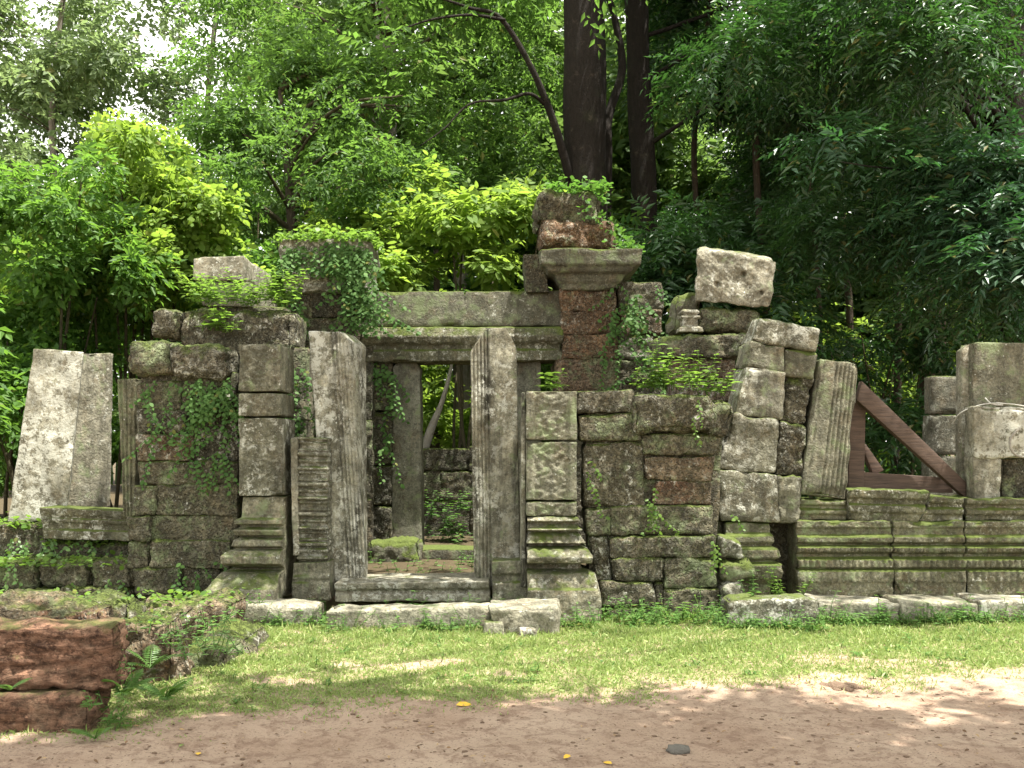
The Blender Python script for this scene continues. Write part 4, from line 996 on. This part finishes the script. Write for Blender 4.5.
# ------------------------------------------------------------------ small plants
def fern_geo(c, n, L, rg, spread=1.0, up=.75, pin=16):
    g_ = Geo(); c = np.asarray(c, float)
    for i in range(n):
        a = rg.uniform(0, 2*np.pi); l = L*rg.uniform(.6, 1.1)
        dr = np.array([math.cos(a)*spread, math.sin(a)*spread, up*rg.uniform(.8, 2.2)]); dr /= np.linalg.norm(dr)
        ts = np.linspace(0, 1, pin)
        pts = c+dr*l*ts[:, None]+np.array([0, 0, -1.])*(l*.38*ts**2)[:, None]
        g_.add(*tube(pts[::3], np.linspace(.004, .0015, len(pts[::3])), 4, 0, 2))
        tg = norm(np.gradient(pts, axis=0)); sd = norm(np.cross(tg, UP)); nn = np.cross(sd, tg)
        for s in (-1, 1):
            ll = l*.24*np.sin(np.pi*np.clip(ts*.9+.12, 0, 1))
            g_.add(*leaf_geo(pts, sd*s+tg*.35, nn+rg.normal(0, .12, nn.shape), ll, ll*.26, 'diamond', .2))
    return g_
def sprig_geo(c, n, H, rg, leaf=.06, lean=.35):
    """upright weed stems with paired leaves"""
    g_ = Geo(); c = np.asarray(c, float)
    for i in range(n):
        h = H*rg.uniform(.5, 1.15); b = c+np.array([*rg.normal(0, H*.28, 2), 0])
        dr = np.array([rg.normal(0, lean), rg.normal(0, lean), 1.]); dr /= np.linalg.norm(dr)
        m_ = max(3, int(h/.045)); ts = np.linspace(.25, 1, m_)
        tip = b+dr*h
        g_.add(*tube([b, b+dr*h*.5+rg.normal(0, .01, 3), tip], [.004, .003, .002], 4, 0, 3))
        P = b+dr*h*ts[:, None]
        for s in (0, 1):
            a = rg.uniform(0, .6)+np.arange(m_)*1.1+s*np.pi
            D = np.stack([np.cos(a), np.sin(a), np.full(m_, .25)], 1)
            ll = leaf*rg.uniform(.7, 1.2, m_)*(1.15-.5*ts)
            g_.add(*leaf_geo(P, D, np.tile(UP, (m_, 1))+rg.normal(0, .2, (m_, 3)), ll, ll*.42, 'leaf', .25))
    return g_
def plant(name, label, cat, geo, mat, base, group=None):
    t = tag(geo.build(name, mat), label, cat, group); return t
rg = RNG(200)
def many(geos):
    g_ = Geo()
    for q in geos: g_.V += [v for v in q.V]; g_.T += [t_+g_.n for t_ in q.T]; g_.Q += [t_+g_.n for t_ in q.Q]; g_.n += q.n
    return g_
for px, py, Yp, n, L, lab in [(205, 303, 10.95, 26, .5, 'bright fern tuft above the crusty coping stone, nearest the stacked dressed blocks'),
        (240, 304, 10.9, 22, .44, 'bright fern spilling over the middle of the fern-topped wall'),
        (272, 304, 10.95, 26, .52, 'bright fern beside the top of the carved pilaster'),
        (215, 330, 10.72, 20, .4, 'fern drooping down the face of the fern-topped wall')]:
    plant('fern', lab, 'fern', many([sprig_geo(W(px, py, Yp), n*2//3, L*.75, rg, .115, .5), sprig_geo(W(px+8, py+2, Yp-.05), n//3, L*.45, rg, .10, .9)]), M['fern'], None, 'ferns on the rough wall')
for px, py, Yp, n, H, lab in [(668, 390, 9.85, 7, .42, 'tall bright weed on top of the block-built wall'), (690, 391, 9.8, 8, .32, 'bushy bright weed in the middle of the coping blocks'),
        (715, 396, 9.85, 7, .26, 'low bright weed at the overhanging corner of the coping'), (647, 391, 9.85, 4, .24, 'short weed at the start of the coping blocks'),
        (552, 390, 9.85, 4, .2, 'small bright weed on the flat top of the shorter pilaster')]:
    plant('weed', lab, 'weed', sprig_geo(W(px, py, Yp), n+2, H*1.1, rg, .13), M['fern'], None, 'weeds on the wall tops')
# ivy: leaves scattered over stone faces
def ivy(label, boxes, rg, leaf=.045, mat='ivy', gate=.0):
    """trailing runners that wander down a stone face, leaves alternating along each"""
    g_ = Geo()
    for (x0, y0, x1, y1, Yp, n, dy) in boxes:
        sc = Yp/F
        for k in range(max(2, int(n/16))):
            p = W(rg.uniform(x0, x1), y0+(y1-y0)*rg.uniform(0, .85)**1.4, Yp)
            if noise(p[None]*2.4+7.7)[0] < gate: continue
            m_ = rg.integers(8, 26); st = leaf*.55
            dr = np.clip(rg.normal(0, .5, m_).cumsum()*.3+rg.normal(0, .35), -1.1, 1.1)
            stp = np.stack([np.sin(dr), np.zeros(m_), -np.abs(np.cos(dr))*.9-.1], 1)*st
            q = p+np.cumsum(stp, 0); q[:, 1] += -.012-np.abs(rg.normal(0, dy))*np.sin(np.linspace(0, 3, m_))
            q = q[q[:, 2] > CZ-(y1+14-HY)*sc]
            if len(q) < 4: continue
            g_.add(*tube(q[::3] if len(q) > 6 else q[::2], [.003]*len(q[::3] if len(q) > 6 else q[::2]), 4, 0, 2))
            k = len(q); a_ = np.where(np.arange(k) % 2, 1, -1)*rg.uniform(.4, 1.2, k)
            D = np.stack([np.sin(a_), rg.normal(-.25, .2, k), -np.cos(a_)*.7], 1); N = np.array([0, -.8, .6])+rg.normal(0, .35, (k, 3))
            ll = leaf*rg.uniform(.45, 1.25, k)
            g_.add(*leaf_geo(q, D, N, ll, ll*.72, 'leaf', .18))
    return plant('ivy', label, 'ivy', g_, M[mat], None)
def ivy_top(g_, x0, x1, py, Yp, dep, n, rg, leaf=.05, h=.08):
    px = rg.uniform(x0, x1, n); yy = Yp+rg.uniform(-.08, dep, n)
    P = np.stack([(px-512)/F*Yp, yy, CZ-(py-HY)/F*Yp+np.abs(rg.normal(0, h, n))], 1)
    ll = leaf*rg.uniform(.6, 1.3, n)
    g_.add(*leaf_geo(P, np.stack([rg.normal(0, 1, n), rg.normal(0, 1, n), rg.normal(.1, .3, n)], 1), UP+rg.normal(0, .4, (n, 3)), ll, ll*.8, 'leaf', .15))
ivy('ivy mat climbing over the dark laterite pier', [(140, 378, 236, 480, 9.98, 900, .03), (185, 375, 236, 408, 9.95, 350, .05), (150, 560, 236, 590, 9.97, 160, .03)], rg, .05, gate=.05)
o = ivy('ivy curtain wrapping the back corner pier', [(282, 240, 368, 262, 12.84, 1000, .05), (346, 242, 370, 322, 12.86, 1100, .07), (284, 285, 305, 330, 12.95, 150, .05)], rg, .065, gate=-.3)
g_ = Geo(); ivy_top(g_, 276, 374, 241, 12.85, 1.0, 2000, rg, .07, .07)
plant('creeper', 'bright creeper mat topping the ivy-wrapped corner pier', 'creeper', g_, M['fern'], None)
ivy('ivy hanging down the attached blocks of the tower', [(612, 282, 664, 330, 12.98, 700, .05), (606, 300, 632, 385, 12.95, 500, .05), (640, 330, 664, 382, 12.98, 150, .05)], rg, .06, gate=-.05)
g_ = Geo(); ivy_top(g_, 545, 610, 190, 12.95, .8, 700, rg, .07, .07); ivy_top(g_, 612, 645, 250, 12.9, .8, 200, rg, .06, .06)
for i in range(260):
    px = rg.uniform(575, 640); py = 188+(px-575)*.9+abs(rg.normal(0, 12)); P = W(px, py, 12.85+rg.uniform(-.1, .5))[None]
    g_.add(*leaf_geo(P, rg.normal(0, 1, (1, 3)), UP[None]+rg.normal(0, .5, (1, 3)), .065, .05, 'leaf', .1))
plant('creeper', 'creeper draped over the top and side of the laterite tower', 'creeper', g_, M['ivy'], None)
ivy('ivy on the laterite strip beside the inner door jamb', [(364, 360, 392, 470, 13.15, 420, .04)], rg, .065)
ivy('scattered ivy between the carved pilaster and the streaked doorpost', [(285, 360, 306, 440, 10.85, 260, .05)], rg, .055, gate=-.1)
ivy('sparse ivy in the joints of the block-built wall', [(640, 395, 722, 432, 9.55, 150, .03), (585, 392, 600, 510, 9.66, 70, .03), (645, 470, 660, 520, 9.64, 120, .03), (712, 500, 735, 560, 9.6, 160, .04)], rg, .045, 'fern')
ivy('small-leaved creeper over the low crumbling wall', [(0, 535, 130, 565, 10.6, 420, .05), (0, 560, 130, 592, 10.1, 240, .04)], rg, .05, 'weed')
g_ = Geo(); ivy_top(g_, -40, 60, 527, 10.7, .5, 420, rg, .07, .05); ivy_top(g_, 40, 130, 545, 10.65, .4, 300, rg, .06, .04); ivy_top(g_, -40, 131, 566, 10.15, .5, 500, rg, .06, .04)
plant('creeper', 'bright low creeper growing along the top of the low crumbling wall', 'creeper', g_, M['fern'], None)
# weeds along the foot of the ruins: ground cover
g_ = Geo()
for i in range(520):
    px = rg.uniform(205, 1040); Yp = rg.uniform(9.0, 9.6) if px < 330 or px > 500 else rg.uniform(8.75, 9.7)
    if 728 < px < 818: Yp = rg.uniform(8.8, 9.0)
    if px > 815: Yp = rg.uniform(9.15, 9.38)
    x = (px-512)/F*Yp; q = (x, Yp, float(ground_h(np.array([x]), np.array([Yp]))[0]))
    s = sprig_geo(q, rg.integers(1, 4), rg.uniform(.06, .18)*(1 if rg.uniform() < .85 else 1.7), rg, rg.uniform(.04, .09), .5)
    g_ = many([g_, s])
for i in range(70):                                         # between the doorposts and behind the threshold
    px = rg.uniform(330, 520); Yp = rg.uniform(10.6, 12.4); x = (px-512)/F*Yp
    g_ = many([g_, sprig_geo((x, Yp, .2), 1, rg.uniform(.1, .24), rg, .08, .5)])
for i in range(150):
    xx = rg.uniform(-2.5, 4.8); yy = rg.uniform(6.0, 9.0)
    if rg.uniform() > grass_density(np.array([xx]), np.array([yy]))[0]: continue
    g_ = many([g_, sprig_geo((xx, yy, float(ground_h(np.array([xx]), np.array([yy]))[0])), rg.integers(1, 4), rg.uniform(.04, .10), rg, rg.uniform(.03, .06), .8)])
tag(g_.build('ground_weeds', M['weed'], None, False), 'low leafy weeds carpeting the foot of the ruins', None, None, 'stuff')
# weed tufts that stand out
for px, Yp, n, H, lab in [(250, 9.2, 4, .2, 'leafy weed on the kerb stone below the wide lotus base'), (305, 9.5, 5, .22, 'leafy weed at the foot of the ringed colonnette'), (350, 9.3, 4, .2, 'leafy weed before the threshold beside the streaked doorpost'), (468, 9.35, 5, .24, 'grassy weed before the colonnette stub'),
        (655, 9.3, 5, .24, 'leafy weed in front of the block-built wall'), (690, 9.25, 6, .26, 'tallest leafy weed at the foot of the block-built wall'), (788, 9.55, 8, .34, 'lush bright weed behind the rectangular stone block'), (745, 9.6, 5, .26, 'weed between the rectangular block and the leaning pilaster'), (835, 9.2, 5, .2, 'weed at the start of the plinth footing'), (960, 9.2, 4, .2, 'weed under the plinth footing beneath the lichen-splashed block')]:
    x = (px-512)/F*Yp; z = float(ground_h(np.array([x]), np.array([Yp]))[0]) + (.15 if px in (250, 788, 745) else 0)
    plant('weed', lab, 'weed', sprig_geo((x, Yp, z), n, H, rg, .075, .45), M['fern'] if px in (788, 690) else M['weed'], None, 'weeds at the foot of the ruins')
plant('shrub', 'green leafy plant growing inside the inner doorway', 'plant', many([sprig_geo(W(x_, y_, 15.2), 5, .5, rg, .14, .5) for x_, y_ in ((435, 545), (450, 540), (465, 545), (445, 520), (462, 515))]), M['ivy'], None)
# foreground ferns and creepers on the terrace
for px, py, Yp, n, L, lab in [(122, 695, 5.85, 10, .32, 'large fern beside the rough red laterite block'), (150, 668, 6.5, 6, .26, 'fern on the steps of the terrace above the grass edge'),
        (95, 742, 5.5, 4, .2, 'small fern at the corner of the smoother brown block'), (10, 690, 5.6, 4, .16, 'small fern in the joint between the two red blocks'), (165, 700, 6.2, 7, .3, 'low fern at the foot of the terrace in the grass')]:
    c = W(px, py, Yp); c[2] = max(c[2], .02)
    plant('fern', lab, 'fern', fern_geo(c, n, L, rg), M['weed'], None, 'ferns around the laterite terrace')
g_ = Geo()
for i in range(44):
    px = rg.uniform(90, 240); Yp = rg.uniform(5.9, 7.6); py = HY+1.45/Yp*F-rg.uniform(0, 80)
    if px < 120: Yp = rg.uniform(5.6, 6.0); py = rg.uniform(650, 740)
    c = W(px, py, Yp); c[2] = max(c[2], .0)
    if c[2] > .45: continue
    g_ = many([g_, sprig_geo(c, 3, rg.uniform(.08, .22), rg, .06, .6)])
tag(g_.build('ground_weeds', M['weed'], None, False), 'tangle of weeds over the laterite terrace', None, None, 'stuff')
g_ = Geo(); ivy_top(g_, -60, 130, 602, 7.05, .4, 160, rg, .04, .02); ivy_top(g_, 128, 231, 604, 8.1, .6, 120, rg, .05, .03); ivy_top(g_, 100, 172, 624, 6.9, .5, 70, rg, .04, .02)
plant('creeper', 'green creeper spreading over the flat top of the terrace', 'creeper', g_, M['fern'], None)

# ------------------------------------------------------------------ grass
rg = RNG(300)
n = 260000
x = rg.uniform(-5.6, 6.2, n); y = rg.uniform(5.2, 9.8, n)
keep = rg.uniform(0, 1, n) < grass_density(x, y)
x, y = x[keep], y[keep]; n = len(x)
z = ground_h(x, y)
tall = smooth(.1, .5, noise(np.stack([x*2.2, y*2.2, np.zeros(n)], 1)))
h = (.028+.03*rg.uniform(0, 1, n)**2+.035*tall*rg.uniform(0, 1, n))*(1+.7*(rg.uniform(0, 1, n) < .02))*(.7+.5*smooth(5.5, 8.8, y))
D = np.stack([rg.normal(0, .9, n), rg.normal(0, .9, n), np.ones(n)], 1)
N = norm(np.stack([rg.normal(0, 1, n), rg.normal(-.4, 1, n), np.full(n, .25)], 1))
wd = rg.uniform(.004, .009, n)
V, T, Q = leaf_geo(np.stack([x, y, z-.004], 1), D, N, h, wd, 'diamond', .3)
g_ = Geo().add(V, T, Q)
nb = 16000                                                   # low broad leaves in the sward
xb = rg.uniform(-5, 6, nb); yb = rg.uniform(5.4, 9.6, nb); kb = rg.uniform(0, 1, nb) < grass_density(xb, yb)*.8; xb, yb = xb[kb], yb[kb]; nb = len(xb)
V, T, Q = leaf_geo(np.stack([xb, yb, ground_h(xb, yb)+.008], 1), np.stack([rg.normal(0, 1, nb), rg.normal(0, 1, nb), rg.uniform(.2, .9, nb)], 1), UP+rg.normal(0, .35, (nb, 3)), rg.uniform(.03, .07, nb), rg.uniform(.008, .018, nb), 'leaf', .3)
g_.add(V, T, Q)
tag(g_.build('grass', M['grass'], None, False), 'short patchy grass between the ruins and the dirt path', None, None, 'stuff')

# ------------------------------------------------------------------ litter on the path
def lump(c, r, rg, fl=.6, seg=10):
    th = np.linspace(0, 2*np.pi, seg, endpoint=False); ph = np.linspace(-.5*np.pi, .5*np.pi, 7)[1:-1]
    A, B_ = np.meshgrid(th, ph)
    d = np.stack([np.cos(B_)*np.cos(A), np.cos(B_)*np.sin(A), np.sin(B_)], -1).reshape(-1, 3)
    d = np.vstack([d, [[0, 0, -1]], [[0, 0, 1]]])
    k = 1+.45*noise(d*1.6+rg.uniform(0, 90, 3))+.2*noise(d*4+rg.uniform(0, 90, 3))
    V = np.asarray(c)+d*k[:, None]*r*np.array([1.2, 1, fl])
    I = np.arange(5*seg).reshape(5, seg); J = np.roll(I, -1, 1)
    Q = np.stack([I[:-1], J[:-1], J[1:], I[1:]], -1).reshape(-1, 4)
    T = np.concatenate([np.stack([J[0], I[0], np.full(seg, 5*seg)], 1), np.stack([I[-1], J[-1], np.full(seg, 5*seg+1)], 1)])
    return V, T, Q
g_ = Geo()
for i in range(1500):
    y_ = rg.uniform(4.6, 7.2); x_ = rg.uniform(-.52*y_-.3, .52*y_+.3)
    if rg.uniform() < grass_density(np.array([x_]), np.array([y_]))[0]: continue
    if noise(np.array([[x_*1.1, y_*1.6, 4.4]]))[0] < -.12: continue
    r = .003+.012*rg.uniform()**4
    g_.add(*lump((x_, y_, float(ground_h(np.array([x_]), np.array([y_]))[0])+r*.1), r, rg, .4, 7))
tag(g_.build('dirt_clods', M['clod'], None), 'crumbs of dark soil scattered over the dirt path', None, None, 'stuff')
nl = 1100
yl = rg.uniform(4.7, 9.2, nl); xl = rg.uniform(-.5, .5, nl)*yl*1.06
V, T, Q = leaf_geo(np.stack([xl, yl, ground_h(xl, yl)+.012], 1), np.stack([rg.normal(0, 1, nl), rg.normal(0, 1, nl), rg.uniform(-.05, .25, nl)], 1), UP+rg.normal(0, .3, (nl, 3)), rg.uniform(.015, .045, nl), rg.uniform(.008, .018, nl), 'leaf', .3)
m = NT('dry_leaf'); m.bsdf(m.ramp(m.island(), (0., (.07, .04, .022)), (.6, (.16, .095, .05)), (1., (.34, .24, .12))), .8, .2); M['dry'] = m.m
tag(Geo().add(V, T, Q).build('leaf_litter', M['dry'], None, False), 'small dry brown leaves scattered over the path and grass', None, None, 'stuff')
def on_ground(px, py):
    Yp = CZ*F/(py-HY); 
    for _ in range(6):
        z_ = float(ground_h(np.array([(px-512)/F*Yp]), np.array([Yp]))[0]); Yp = (CZ-z_)*F/(py-HY)
    return np.array([(px-512)/F*Yp, Yp, z_])
for px, py, r, lab in [(678, 752, .055, 'dark rounded stone lying on the bare dirt path'), (742, 616, .10, 'pale flat stone in the grass before the rectangular block')]:
    V, T, Q = lump(on_ground(px, py)+[0, 0, r*.2], r, rg, .55, 16)
    Geo().add(V, T, Q).build('ground_stone', M['clod'] if px == 836 else M['pebble'] if px == 678 else M['ledge'], None, True, (lab, 'stone'))
g_ = Geo()
for dx, dy, r in [(0, 0, .07), (.09, .02, .055), (-.08, .03, .05), (.05, -.06, .03), (-.03, -.07, .025), (.16, .0, .03)]:
    g_.add(*lump(on_ground(838, 687)+[dx, dy, -.005], r, rg, .55, 16))
tag(g_.build('earth_mound', M['soil'], None), 'lumpy little mound of earth at the edge of the sunlit grass', 'earth mound')
for i, (px, py, lab) in enumerate([(456, 707, 'largest yellow fallen leaf at the edge of the grass'), (198, 757, 'yellow fallen leaf on the path near the red blocks'), (570, 757, 'pale yellow fallen leaf on the path'), (612, 766, 'orange leaf at the very bottom of the path'), (690, 752, 'small tan leaf beside the dark rounded stone')]):
    p = on_ground(px, py)
    a = rg.uniform(0, 6); L_ = .11 if i == 0 else .06
    V, T, Q = leaf_geo((p+[0, 0, .012])[None], np.array([[math.cos(a), math.sin(a), .12]]), np.array([[.1, -.3, 1.]]), L_, L_*.55, 'leaf', .2)
    if i == 4: continue
    Geo().add(V, T, Q).build('fallen_leaf', M['yleaf'], None, False, (lab, 'leaf', 'fallen leaves on the path'))
print('SCENE', len(S.objects), sum(len(o.data.polygons) for o in S.objects if o.type == 'MESH'))
